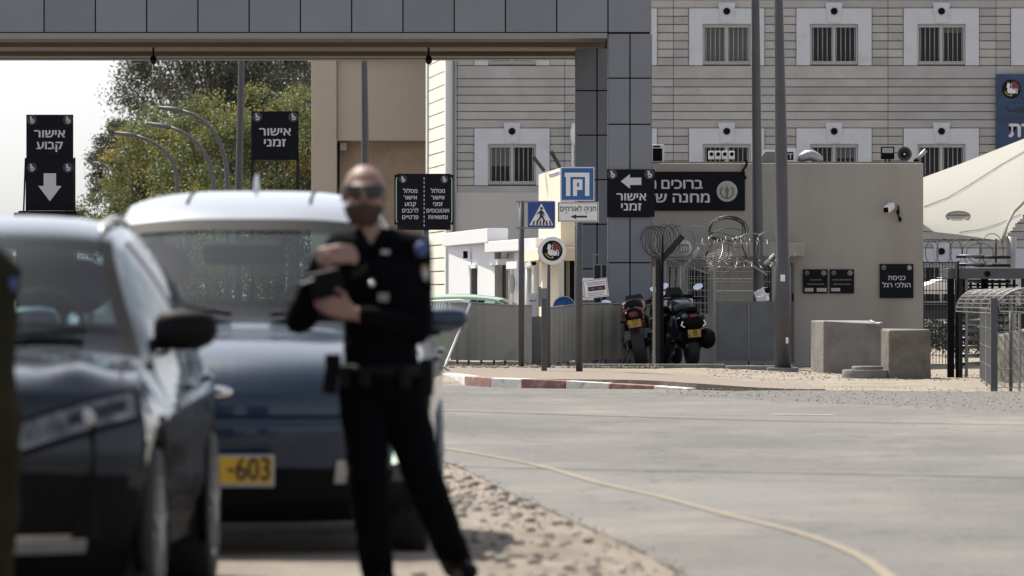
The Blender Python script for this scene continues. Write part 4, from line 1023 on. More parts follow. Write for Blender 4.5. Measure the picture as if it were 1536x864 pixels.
# ------------------------------------------------------------------ mesh cage, razor wire, steel sheet in front of the gatehouse door
def wire_panel(mb, a, b, z0, z1, step=.1, r=.004, vstep=None):
    a = Vector(a); b = Vector(b); L = (b-a).length; n = max(2, int(L/step))
    for k in range(n+1):
        p = a.lerp(b, k/n); mb.tube([(p.x, p.y, z0), (p.x, p.y, z1)], r, 4, cap=False)
    vs_ = vstep or step; n = max(2, int((z1-z0)/vs_))
    for k in range(n+1):
        z = lerp(z0, z1, k/n); mb.tube([(a.x, a.y, z), (b.x, b.y, z)], r, 4, cap=False)
def coil(mb, pts, r, turns, wr=.006, jit=.15, seed=1, flat=1.0):
    rr = random.Random(seed); P = []
    N = turns*22; pts = [Vector(p) for p in pts]
    for k in range(N+1):
        t = k/N*(len(pts)-1); i = min(int(t), len(pts)-2); c = pts[i].lerp(pts[i+1], t-i); a = 2*math.pi*k/22
        q = r*(1+jit*mnoise.noise(Vector((k*.09, seed, 0))))
        ax = (pts[i+1]-pts[i]).normalized(); s1 = Vector((0, 0, 1)); s2 = ax.cross(s1).normalized()
        P.append(c+s2*q*math.cos(a)*flat+s1*q*math.sin(a)+ax*.05*mnoise.noise(Vector((k*.2, 0, seed))))
    mb.tube(P, wr, 5)
d = 96.6
root = thing('mesh_cage', 'pale wire mesh cage with gable roof before the gatehouse door', 'cage', (X(1050, d), d, .1))
mb = MB(); wire_panel(mb, (X(998, d), d, 0), (X(1071, d), d, 0), .12, Z(385, d), .055, .004, .11); wire_panel(mb, (X(1071, d), d, 0), (X(1160, d+2), d+2, 0), .12, Z(392, d), .08, .004, .16); wire_panel(mb, (X(998, d), d+1.6, 0), (X(1130, d+1.6), d+1.6, 0), .12, Z(400, d), .09, .005, .2); mb.build('mesh', 'mesh', root, fix=False)
for px, dd, t in ((998, d, 385), (1072, d, 390), (1160, d+2, 396), (1030, d+.9, 400)):
    mb = MB(); mb.box(X(px-2, dd), X(px+2, dd), dd-.025, dd+.025, .1, Z(t, dd)); mb.build('post', 'mesh', root)
mb = MB()
for py in (388, 480): mb.box(X(998, d), X(1072, d), d-.03, d-.006, Z(py+1.2, d), Z(py-1.2, d))
for a, b in (((1062, 410), (1110, 386)), ((1110, 386), (1150, 412)), ((1085, 410), (1112, 392)), ((1000, 388), (1062, 410))): mb.bar(at(*a, d+.6), at(*b, d+.6), .03)
mb.build('roof_frame', 'mesh', root)
mb = MB()
for k in range(16):
    t = k/15; mb.tube([at(lerp(1062, 1110, t), lerp(410, 386, t), d+.5), at(lerp(1030, 1080, t), lerp(398, 372, t), d+1.6)], .004, 4)
    mb.tube([at(lerp(1110, 1150, t), lerp(386, 412, t), d+.5), at(lerp(1080, 1140, t), lerp(372, 400, t), d+1.6)], .004, 4)
mb.build('roof_mesh', 'mesh', root, fix=False)
mb = MB()
for k in range(7): mb.bar(at(1005+k*9, 400, d+1.9), at(1003+k*9, 455, d+1.9), .03, m=0)
mb.build('inner_bars', 'darksteel', root)
d = 92.5
root = thing('fence_post', 'dark steel fence post with a raked arm holding razor wire coils', 'post', (X(990, d), d, .1))
mb = MB(); mb.box(X(983.5, d), X(994.5, d), d-.06, d+.06, .1, Z(388, d)); mb.build('shaft', 'darksteel', root, bevel=.006)
mb = MB(); mb.bar(at(990, 392, d), at(1024, 354, d), .10, .08, up=(0, 1, 0)); mb.build('arm', 'darksteel', root)
mb = MB(); mb.cyl(at(993, 545, d-.1), at(993, 352, d-.1), .027, n=8); mb.build('rod', 'bplastic', root)
mb = MB(); mb.box(X(979, d), X(983, d), d-.04, d+.02, .1, Z(400, d)); mb.build('side_strip', 'hoard', root)
root = thing('fence_post', 'pale cranked fence post inside the cage, beside the motorcycles', 'post', (X(1026, 97), 97, .1))
mb = MB(); mb.tube([(X(1024, 97), 97, .1), at(1024, 400, 97), at(1050, 374, 97)], .05, 4); mb.build('shaft', 'steel', root)
root = thing('short_rod', 'short white capped rod sticking up between the lamp posts', 'rod', at(1152, 394, 97))
mb = MB(); mb.cyl(at(1147, 396, 97), at(1161, 381, 97), .02, n=8); mb.build('rod', 'white', root)
d = 95.4
root = thing('razor_wire', 'dense grey razor wire coil on the dark post arm', 'razor wire', at(990, 385, d), 'razor wire over the gatehouse entrance')
mb = MB(); coil(mb, [at(972, 362, d+.5), at(990, 361, d+.2), at(1010, 358, d-.1)], .24, 9, .007, .2, 3, .7); mb.build('coil', 'razord', root)
root = thing('razor_wire', 'bundled dark razor wire ring hanging below the welcome board', 'razor wire', at(1090, 350, 97), 'razor wire over the gatehouse entrance')
mb = MB()
for k in range(6):
    cx, cy, rx, ry = 1091+random.uniform(-2, 2), 346+random.uniform(-2, 2), 28+random.uniform(-3, 2), 21+random.uniform(-3, 2)
    mb.tube([at(cx+rx*math.cos(a)+1.5*mnoise.noise(Vector((a*2, k, 0))), cy+ry*math.sin(a)*(1 if math.sin(a) < .6 else .75), 97.2+.08*math.sin(a*2+k)) for a in [2*math.pi*i/40 for i in range(40)]], .009, 5, closed=True)
for a in ((1066, 366, 1058, 385), (1112, 366, 1120, 386)): mb.tube([at(a[0], a[1], 97.2), at(a[2], a[3], 97.3)], .014, 6)
for k in range(3): mb.tube([at(1066+i*5.4, 350-8*math.sin(i*.3+k)+k*7, 97.25) for i in range(10)], .007, 5)
mb.build('ring', 'razord', root)
for lb, arcs in (('bright loose razor wire loops above the cage, left of the ring', [(1022, 362, 20, 24, -160, 60), (1042, 365, 26, 26, -170, 30), (1008, 356, 18, 22, -150, 40), (1072, 372, 12, 20, -140, 60)]), ('bright loose razor wire loops across the left lamp post', [(1108, 376, 16, 20, -200, 40), (1128, 372, 26, 22, -180, 20), (1150, 374, 18, 26, -150, 70), (1086, 388, 20, 26, -90, 40)])):
    root = thing('razor_wire', lb, 'razor wire', at(arcs[0][0], arcs[0][1], 96.8), 'razor wire over the gatehouse entrance')
    mb = MB()
    for k, (cx, cy, rx, ry, a0, a1) in enumerate(arcs):
        pts = [at(cx+rx*math.cos(R(a))+.8*mnoise.noise(Vector((a*.05, k, 1))), cy+ry*math.sin(R(a)), 96.8+.3*math.sin(R(a)+k)) for a in [lerp(a0, a1, i/24) for i in range(25)]]
        mb.tube(pts, .0085, 5)
        for p in pts[::2]: mb.bar(p+Vector((-.02, 0, -.012)), p+Vector((.02, 0, .012)), .008)
    mb.build('coil', 'razor', root)
root = thing('razor_wire', 'thin razor wire coil running along the cage top to the right lamp post', 'razor wire', at(1100, 376, 96.2), 'razor wire over the gatehouse entrance')
mb = MB(); coil(mb, [at(1000, 378, 96.2), at(1060, 380, 96.3), at(1120, 378, 96.4), at(1188, 380, 96.6)], .24, 15, .004, .35, 9, .8); coil(mb, [at(1004, 384, 96.1), at(1090, 374, 96.3), at(1180, 384, 96.6)], .17, 11, .0035, .4, 5, .8); mb.build('coil', 'razor', root)
d = 96.3
root = thing('warning_disc', 'round white notice disc with a dark square print on the cage', 'sign', at(1025, 372, d))
mb = MB(); mb.cyl(at(1026, 372, d), at(1026, 372, d+.012), 12.3/F*d, n=30); mb.build('disc', 'emblemw', root)
mb = MB(); mb.box(X(1019, d), X(1033, d), d-.006, d-.001, Z(379, d), Z(366, d)); mb.build('print', 'steeld', root)
mb = MB()
for a in (1022, 1026, 1030): mb.box(X(a-1, d), X(a+1, d), d-.009, d-.0062, Z(377, d), Z(369, d))
mb.build('print_detail', 'emblemw', root)
d = 93.6
root = thing('steel_sheet', 'grey steel sheet barrier standing in front of the gatehouse door', 'barrier', (X(1130, d), d, .1))
mb = MB(); mb.box(X(1073, d), X(1187, d), d, d+.03, .13, Z(452, d)); mb.build('sheet', 'panel', root)
mb = MB(); mb.box(X(1072, d), X(1074.5, d), d-.03, d-.001, .1, Z(451, d)); mb.box(X(1122, d), X(1124, d), d-.02, d-.001, .1, Z(453, d)); mb.box(X(1073, d), X(1187, d), d-.02, d-.001, .13, .19); mb.build('frame', 'steeld', root)
root = thing('camera_box', 'white camera housing clamped at the foot of the left lamp post', 'camera', at(1150, 445, 96.9))
mb = MB(); mb.bar(at(1135, 444, 96.9), at(1150, 436, 96.8), .14, .13); mb.bar(at(1136, 449, 96.7), at(1152, 447, 96.6), .1, .09); mb.build('housing', 'white', root, bevel=.01)
mb = MB(); mb.bar(at(1150, 436, 96.8), at(1151, 435.5, 96.75), .09, .09); mb.build('lens', 'bplastic', root)

# ------------------------------------------------------------------ things on the gatehouse roof and wall
d = 100.5
root = thing('air_conditioner', 'small white framed dark unit at the pylon edge of the gatehouse roof', 'air conditioner', (X(988, d), d, zg))
mb = MB(); mb.box(X(976, d), X(996, d), d-.15, d+.15, zg+.03, Z(217, d)); mb.build('case', 'white', root, bevel=.01)
mb = MB(); mb.box(X(979, d), X(993, d), d-.156, d-.1505, zg+.06, Z(223, d)); mb.build('grille', 'bplastic', root)
mb = MB(); mb.box(X(980, d), X(990, d), d-.157, d-.1505, Z(221.5, d), Z(219, d)); mb.build('slot', 'bplastic', root)
for i, a in enumerate((1067, 1077, 1087, 1097.5)):
    root = thing('meter_box', 'small white meter box with round dark dial in the row of four under a window', 'meter', (X(a, d), d, zg), 'row of four small meters on the roof edge')
    mb = MB(); mb.box(X(a-4.2, d), X(a+4.2, d), d-.08, d+.05, Z(239, d), Z(226.5, d)); mb.build('case', 'white', root, bevel=.008)
    mb = MB(); mb.disc(X(a, d), Z(231.5, d), 2.9/F*d, d-.086, d-.0805, n=18); mb.build('dial', 'bplastic', root)
    mb = MB(); mb.box(X(a-.6, d), X(a+.6, d), d-.06, d-.04, zg+.03, Z(239, d)-.001); mb.build('stem', 'bplastic', root)
root = thing('water_tank', 'dark round topped tank between the two lamp posts on the roof', 'tank', (X(1154, d), d, zg))
mb = MB(); mb.prism([(X(1142, d), zg+.03), (X(1166, d), zg+.03)]+[(X(1154+12*math.cos(a), d), Z(237-11*math.sin(a), d)) for a in [R(10+16*i) for i in range(11)]], d-.2, d+.2); mb.build('shell', 'steeld', root, bevel=.01)
mb = MB(); mb.box(X(1140, d), X(1167, d), d-.22, d-.205, Z(228, d), Z(225, d)); mb.build('strap', 'white', root)
root = thing('light_box', 'white framed small light box showing a black letter T', 'sign', (X(1187, d), d, zg))
mb = MB(); mb.box(X(1176, d), X(1194, d), d-.05, d+.1, zg+.03, Z(222.5, d)); mb.build('case', 'white', root)
mb = MB(); mb.box(X(1181, d), X(1190, d), d-.055, d-.0505, Z(240, d), Z(228, d)); mb.build('face', 'black', root)
mb = MB(); write(mb, 'T', X(1185.5, d), Z(238, d), 6.5/F*d, d-.058, 0, .03); mb.build('lettering', 'letter', root)
root = thing('duct_elbow', 'bright curved metal duct elbow lying on the gatehouse roof', 'duct', (X(1215, d), d, zg))
mb = MB(); mb.tube([at(1199, 243, d), at(1203, 237, d), at(1210, 233.5, d), at(1218, 233, d), at(1225, 236.5, d), at(1229, 243, d)], [.05, .085, .1, .1, .09, .085], 12); mb.build('duct', 'steel', root)
root = thing('floodlight', 'black square floodlight with pale glass top on the roof edge', 'floodlight', (X(1331, d), d, zg))
mb = MB(); mb.box(X(1321, d), X(1341, d), d-.1, d+.05, Z(239, d), Z(220, d)); mb.build('case', 'bplastic', root, bevel=.012)
mb = MB(); mb.box(X(1323, d), X(1339, d), d-.106, d-.1005, Z(229.5, d), Z(222, d)); mb.build('glass', 'steel', root)
mb = MB(); mb.box(X(1327, d), X(1329, d), d-.02, d+.02, zg+.03, Z(239, d)-.001); mb.box(X(1333, d), X(1335, d), d-.02, d+.02, zg+.03, Z(239, d)-.001); mb.build('bracket', 'bplastic', root)
root = thing('horn_speaker', 'round grey horn loudspeaker next to the floodlight', 'loudspeaker', (X(1356, d), d, zg))
mb = MB(); c = at(1356, 231.5, d); k = 1/F*d
prof = [(11*k, 0), (10.2*k, .01), (8*k, .08), (5*k, .14), (2.4*k, .16)]
vs = []; fs = []; n = 28
for r_, y_ in prof: vs += [(c.x+r_*math.cos(2*math.pi*i/n), c.y-.15+y_, c.z+r_*math.sin(2*math.pi*i/n)*1.03) for i in range(n)]
for j in range(len(prof)-1): fs += [(j*n+i, j*n+(i+1) % n, (j+1)*n+(i+1) % n, (j+1)*n+i) for i in range(n)]
mb.add(vs, fs, 0, True); mb.cyl((c.x, c.y+.01, c.z), (c.x, c.y+.2, c.z), .06, .05); mb.build('horn', 'steel', root, fix=False)
mb = MB(); mb.cyl((c.x, c.y-.12, c.z), (c.x, c.y+.0, c.z), 4*k, 3.4*k); mb.build('driver', 'bplastic', root)
mb = MB(); mb.cyl((c.x, c.y-.125, c.z), (c.x, c.y-.121, c.z), 1.6*k); mb.build('cap', 'white', root)
mb = MB(); mb.box(c.x-.06, c.x+.06, c.y-.02, c.y+.05, zg+.03, c.z-.1); mb.build('foot', 'steeld', root)
root = thing('roof_baton', 'short tilted metal tube at the right corner of the roof', 'tube', (X(1380, d), d, zg))
mb = MB(); mb.cyl(at(1373, 242, d), at(1389, 225, d), .035, .04, n=10); mb.build('tube', 'steel', root); mb = MB(); mb.cyl(at(1372, 243, d), at(1376, 239, d), .045, n=10); mb.build('grip', 'bplastic', root)
d = DG
root = thing('bullet_camera', 'small white bullet camera mounted on the gatehouse wall', 'camera', at(1332, 312, d))
mb = MB(); mb.bar(at(1338, 308, d-.03), at(1329, 315, d-.32), .11, .11); mb.build('housing', 'white', root, bevel=.015)
mb = MB(); mb.bar(at(1329, 315, d-.321), at(1328.8, 315.1, d-.326), .09, .09); mb.build('lens', 'bplastic', root)
root = thing('wall_cable', 'short dangling dark cable beside the bullet camera', 'cable', at(1347, 318, d))
mb = MB(); mb.tube([at(1347, 308, d-.03), at(1348, 315, d-.05), at(1346, 320, d-.05), at(1349, 326, d-.06), at(1351, 331, d-.05)], .014, 6); mb.ell(at(1347, 318, d-.05), (.03, .03, .05)); mb.ell(at(1350, 329, d-.05), (.03, .03, .045)); mb.build('cable', 'bplastic', root)

# ------------------------------------------------------------------ concrete blocks
d = 91.0
root = thing('concrete_block', 'wide pale concrete block with one sunlit end, by the gatehouse wall', 'block', (X(1270, d), d, 0))
setorg(); ORG[0] = root.location.copy()
mb = MB(); n_ = 1
A0 = (X(1216, d+1.2), d+1.2); B0 = (X(1235, d), d); C0 = (X(1324, d-.2), d-.2); vs = []
for z, s in ((.0, 1), (Z(481, d), .97)):
    for p in (B0, C0, (C0[0]+(A0[0]-B0[0])*.9, C0[1]+1.2), A0): vs.append((p[0], p[1], z))
vs[5] = (vs[5][0]-.02, vs[5][1], Z(485.5, d))
mb.add(vs, [(0, 1, 5, 4), (1, 2, 6, 5), (2, 3, 7, 6), (3, 0, 4, 7), (4, 5, 6, 7), (3, 2, 1, 0)]); mb.build('block', 'concrete', root, bevel=.025)
d = 86.5
root = thing('concrete_block', 'squarer brown stained concrete block at the gatehouse corner', 'block', (X(1362, d), d, 0))
mb = MB(); mb.add([(X(1333, d), d, -.02), (X(1396, d), d-.1, -.02), (X(1397, d), d+.8, -.02), (X(1326, d), d+.8, -.02), (X(1333, d), d, Z(495, d)), (X(1395, d), d-.1, Z(494, d)), (X(1396, d), d+.8, Z(494, d)), (X(1326, d), d+.8, Z(493, d))], [(0, 1, 5, 4), (1, 2, 6, 5), (2, 3, 7, 6), (3, 0, 4, 7), (4, 5, 6, 7), (3, 2, 1, 0)]); mb.build('block', 'concrete_d', root, bevel=.03)
d = 86.8
root = thing('concrete_manhole', 'low round concrete lid lying before the two blocks', 'concrete lid', (X(1300, d), d, .02))
mb = MB(); c = (X(1301, d), d); mb.cyl((c[0], d, -.03), (c[0], d, .135), 39/F*d, 37.5/F*d, 36); mb.build('base', 'concrete', root, bevel=.01)
mb = MB(); mb.cyl((c[0]-.0, d, .136), (c[0], d, .19), 24/F*d, 23/F*d, 36); mb.build('cover', 'concrete', root, bevel=.008)
root = thing('paper_scrap', 'crumpled white scrap on top of the wide pale block', 'scrap', at(1310, 482, 91))
mb = MB(); mb.grid([[at(1304+4.6*i+random.uniform(-1, 1), 484.5-random.uniform(0, 6 if i < 2 else 1.5), 90.95+.12*j) for j in range(3)] for i in range(5)], 0, False); mb.build('scrap', 'white', root)

# ------------------------------------------------------------------ shade sail, banner, fence and turnstile on the right
root = thing('shade_sail', 'big cream fabric shade canopy with an oval hole, right of the gatehouse', 'canopy', (X(1515, 104), 104, 0))
def sail_pt(u, v):
    # u along the picture width, v from ridge to the lower hem
    px = lerp(1375, 1640, u); top = interp([1375, 1385, 1440, 1536, 1640], [270, 266, 246, 208, 178], px); bot = interp([1375, 1385, 1440, 1500, 1540, 1640], [343, 346, 352, 361, 362, 366], px)
    d0, d1 = 114, 103; dd = lerp(d0, d1, v)
    w = v+.10*math.sin(math.pi*v)
    return at(px, lerp(top, bot, w), dd+.25*math.sin(u*9)*v*(1-v))
NU, NV = 70, 40; mb = MB(); G = [[sail_pt(i/NU, j/NV) for j in range(NV+1)] for i in range(NU+1)]
vs = [p for r_ in G for p in r_]; fs = []
def img(p): return (CX+p.x/p.y*F, HZ-(p.z-CAMZ)/p.y*F)
for i in range(NU):
    for j in range(NV):
        c = (G[i][j]+G[i+1][j+1])/2; q = img(c)
        if ((q[0]-1437)/17)**2+((q[1]-324)/6.5)**2 < 1: continue
        if q[1] > 361-(q[0]-1503)*1.15 and q[0] > 1503 and q[0] < 1600: continue
        fs.append((i*(NV+1)+j, i*(NV+1)+j+1, (i+1)*(NV+1)+j+1, (i+1)*(NV+1)+j))
mb.add(vs, fs, 0, True); mb.build('fabric', 'fabric', root, fix=False)
def on_sail(px, py):
    best = min((((img(p)[0]-px)**2+(img(p)[1]-py)**2, p) for r_ in G for p in r_), key=lambda t: t[0])[1]
    return best+Vector((0, -.03, .02))
mb = MB(); mb.tube([on_sail(a, b) for a, b in ((1385, 312), (1420, 297), (1460, 275), (1500, 250), (1536, 226))], .012, 5); mb.tube([on_sail(a, b) for a, b in ((1440, 351), (1470, 345), (1500, 336), (1530, 322))], .010, 5)
hole = []
for k in range(30):
    a = 2*math.pi*k/30; hole.append(on_sail(1437+17*math.cos(a), 324+6.8*math.sin(a)))
mb.build('seam', 'seam', root)
mb = MB(); c = [at(1437+17.5*math.cos(2*math.pi*k/40), 324+7*math.sin(2*math.pi*k/40), 106.3) for k in range(40)]
mb.tube(c, .02, 6, closed=True); mb.build('hole_rim', 'seam', root)
mb = MB(); mb.tube([at(1504, 362, 103), at(1510, 338, 103.4), at(1520, 318, 104), at(1536, 302, 104.6), at(1560, 290, 105)], .035, 8); mb.build('edge_tube', 'seam', root)
mb = MB(); mb.cyl((X(1517, 104), 104, 0), at(1517, 355, 104), .09, n=14); mb.build('post', 'steel', root)
d = D-.12
root = thing('banner', 'blue printed banner with round badge and helicopter at the frame edge', 'banner', (X(1530, d), d, Z(225, d)))
mb = MB(); mb.box(X(1494, d), X(1640, d), d, d+.02, Z(262, d), Z(111, d)); mb.build('sheet', 'banner', root)
cat_emblem(1517, 133.5, d, 15, d-.003, root, False)
mb = MB(); write(mb, heb('רת'), X(1530, d), Z(205, d), 19/F*d, d-.006, 0, .045, 32/F*d); mb.build('lettering', 'letter', root)
M['heli'] = mat('helicopter print', (.012, .022, .05), .6, var=0)
mb = MB(); y = d-.006
mb.prism([(X(a, d), Z(b, d)) for a, b in ((1506, 158), (1510, 160), (1517, 165), (1530, 160), (1560, 158), (1575, 166), (1560, 173), (1535, 170), (1520, 168), (1512, 167))], y, y+.004); mb.prism([(X(a, d), Z(b, d)) for a, b in ((1515, 153.5), (1590, 156), (1590, 157), (1515, 154.6))], y, y+.004); mb.prism([(X(a, d), Z(b, d)) for a, b in ((1530, 145), (1532, 144), (1545, 157), (1542, 158))], y, y+.004)
mb.build('print', 'heli', root)

d = 100.0
root = thing('mesh_fence', 'dark grid fence between gatehouse corner and turnstile, razor wire above', 'fence', (X(1410, d), d, 0))
mb = MB(); wire_panel(mb, (X(1385, d), d, 0), (X(1452, d), d, 0), .05, Z(394, d), .055, .006, .16); mb.build('mesh', 'darksteel', root, fix=False)
mb = MB()
for py in (394, 418, 455): mb.box(X(1385, d), X(1452, d), d-.05, d-.008, Z(py+1, d), Z(py-1, d))
mb.box(X(1383, d), X(1386, d), d-.05, d+.02, 0, Z(392, d)); mb.build('rail', 'darksteel', root)
root = thing('white_tent', 'white tent roof seen low through the dark grid fence', 'tent', (X(1420, 118), 118, 0))
mb = MB(); mb.prism([(X(1380, 118), Z(435, 118)), (X(1380, 118), Z(431, 118)), (X(1422, 118), Z(416, 118)), (X(1500, 118), Z(416, 118)), (X(1540, 118), Z(435, 118))], 118, 121); mb.build('roof', 'white', root)
mb = MB()
for px in (1384, 1440, 1536): mb.cyl((X(px, 118), 118.1, 0), (X(px, 118), 118.1, Z(435, 118)), .04, n=8)
mb.build('tent_frame', 'steeld', root)
mb = MB(); mb.box(X(1380, 118), X(1540, 118), 118.02, 120.98, Z(441, 118), Z(435.3, 118)); mb.build('valance', 'kerbw', root)
root = thing('dark_hedge', 'dark low hedge behind the grid fence', 'hedge', (X(1440, 122), 122, 0))
rng = np.random.default_rng(5); n = 2500; setorg((0, 0, 0))
mb = MB()
for k in range(n):
    p = Vector((X(1380, 122)+random.random()*3.5, 122+random.random()*1, random.random()**.7*.75)); a = Vector((random.gauss(0, 1), random.gauss(0, 1), random.gauss(0, 1))).normalized()*.07; b = a.orthogonal().normalized()*.03
    mb.add([p-a, p+b, p+a, p-b], [(0, 1, 2, 3)])
ob = mb.build('foliage', 'leafd', root, fix=False); ob.location = -root.location
d = 99.6
root = thing('razor_wire', 'row of wide grey razor wire loops above the dark grid fence', 'razor wire', at(1430, 375, d))
mb = MB()
for cx, rx, ry in ((1398, 10, 17), (1416, 11, 19), (1434, 9, 18), (1458, 14, 19), (1488, 17, 24), (1470, 20, 15)):
    mb.tube([at(cx+rx*math.cos(a)+.8*mnoise.noise(Vector((a, cx, 0))), 378-(ry-18)*.6+ry*math.sin(a), d+.25*math.cos(a)) for a in [2*math.pi*i/32 for i in range(32)]], .0075, 5, closed=True)
mb.tube([at(1385, 362, d), at(1500, 360, d)], .006, 5); mb.tube([at(1494, 394, d), at(1494, 358, d)], .02, 6); mb.build('coil', 'razord', root)

d = 88.0
root = thing('turnstile', 'full height dark steel turnstile with stacked horizontal arms', 'turnstile', (X(1470, d), d, 0))
mb = MB(); mb.box(X(1421, d), X(1560, d), d-.15, d+1.0, Z(418, d), Z(402, d)); mb.build('header', 'turn', root, bevel=.012)
mb = MB(); mb.disc(X(1480, d), Z(411, d), 4.6/F*d, d-.16, d-.1505, n=20); mb.build('lamp', 'bplastic', root)
for px, w, m_ in ((1426, 5, 'bplastic'), (1441, 2.6, 'darksteel'), (1449.5, 2, 'steeld'), (1535, 3, 'darksteel')):
    mb = MB(); mb.box(X(px-w, d), X(px+w, d), d-.06, d+.06, 0, Z(418, d)-.002); mb.build('post', m_, root)
mb = MB(); mb.cyl((X(1434, d), d-.25, 0), (X(1434, d), d-.25, Z(392, d)), .028, n=8); mb.build('front_rod', 'bplastic', root)
mb = MB(); cx_ = X(1477, d+.5); mb.cyl((cx_, d+.5, 0), (cx_, d+.5, Z(418, d)-.002), .06, n=14); mb.build('shaft', 'bplastic', root)
k = 0; z = .2
mb = MB(); mb2 = MB(); k = 0
while z < 1.95:
    for a in (196, 286, 16, 106):
        e = (cx_+.42*math.cos(R(a)), d+.5+.42*math.sin(R(a)), z+.012*(a == 196)); arm = MB(); arm.cyl((cx_, d+.5, e[2]), e, .026, n=8); arm.build('arm', 'darksteel' if a != 196 else 'steeld', root)
    z += .128
for z_ in [.2+.128*k for k in range(14)]:
    mb.bar((X(1436, d), d+.15, z_), (X(1449, d), d+.05, z_), .035)
mb.build('comb_guard', 'darksteel', root)
mb = MB()
for k in range(9):
    px = 1441+k*11
    mb.cyl((X(px, d), d+.9, Z(470, d)), (X(px, d), d+.9, Z(419, d)), .022, n=6)
for py in (428, 441, 455): mb.bar((X(1441, d), d+.92, Z(py, d)), (X(1535, d), d+.92, Z(py, d)), .03)
mb.build('back_grid', 'darksteel', root)
# arched mesh tunnel in front of the turnstile
d0, d1 = 75.5, 84.0
root = thing('mesh_tunnel', 'arched wire mesh walkway leading to the turnstile at the frame edge', 'walkway', (X(1490, d0), d0, 0))
mb = MB(); mb.box(X(1486, d0), X(1496, d0), d0-.04, d0+.04, 0, Z(447, d0)); mb.build('post', 'polemat', root, bevel=.005)
mb = MB(); mb.cyl((X(1517, d0), d0+.1, 0), (X(1517, d0), d0+.1, Z(468, d0)), .022, n=8); mb.build('post', 'panel', root)
for px, dd, t in ((1529, 75.7, 470), (1480, 80, 460), (1473, 84, 458)):
    mb = MB(); mb.box(X(px-1.5, dd), X(px+1.5, dd), dd-.02, dd+.02, 0, Z(t, dd)); mb.build('post', 'steel', root)
arches = []
for k in range(6):
    t = k/5; dd = lerp(84, 75.5, t); x0, x1 = lerp(1434, 1492, t), lerp(1500, 1600, t); yb = lerp(467, 470, t); h = lerp(32, 38, t)
    arches.append([at(lerp(x0, x1, .5)-lerp(x0, x1, .5)*0+(x1-x0)/2*-math.cos(a), yb-h*math.sin(a), dd) for a in [math.pi*i/16 for i in range(17)]])
mb = MB()
for a in arches: mb.tube(a, .013, 6)
for i in range(0, 17): mb.tube([a[i] for a in arches], .006, 5)
for j in range(len(arches)-1):
    for q in (.25, .5, .75): mb.tube([arches[j][i].lerp(arches[j+1][i], q) for i in range(17)], .004, 4)
mb.build('arch_mesh', 'meshd', root, fix=False)
mb = MB(); wire_panel(mb, (X(1496, d0), d0, 0), (X(1600, d0), d0, 0), .05, Z(470, d0), .10, .005, .2); wire_panel(mb, (X(1490, d0), d0, 0), (X(1470, d1), d1, 0), .05, Z(465, d0), .3, .006, .22); mb.build('side_mesh', 'meshd', root, fix=False)
root = thing('stone_wall', 'low brown stone wall standing inside the mesh walkway', 'wall', (X(1520, 82), 82, 0))
mb = MB(); mb.add([(X(1484, 84), 84, -.05), (X(1600, 80), 80, -.05), (X(1600, 80), 80.5, -.05), (X(1484, 84), 84.5, -.05), (X(1486, 84), 84, Z(505, 84)), (X(1600, 80), 80, Z(480, 80)), (X(1600, 80), 80.5, Z(480, 80)), (X(1486, 84), 84.5, Z(505, 84))], [(0, 1, 5, 4), (1, 2, 6, 5), (2, 3, 7, 6), (3, 0, 4, 7), (4, 5, 6, 7), (3, 2, 1, 0)]); mb.build('block', 'concrete_d', root, bevel=.03)

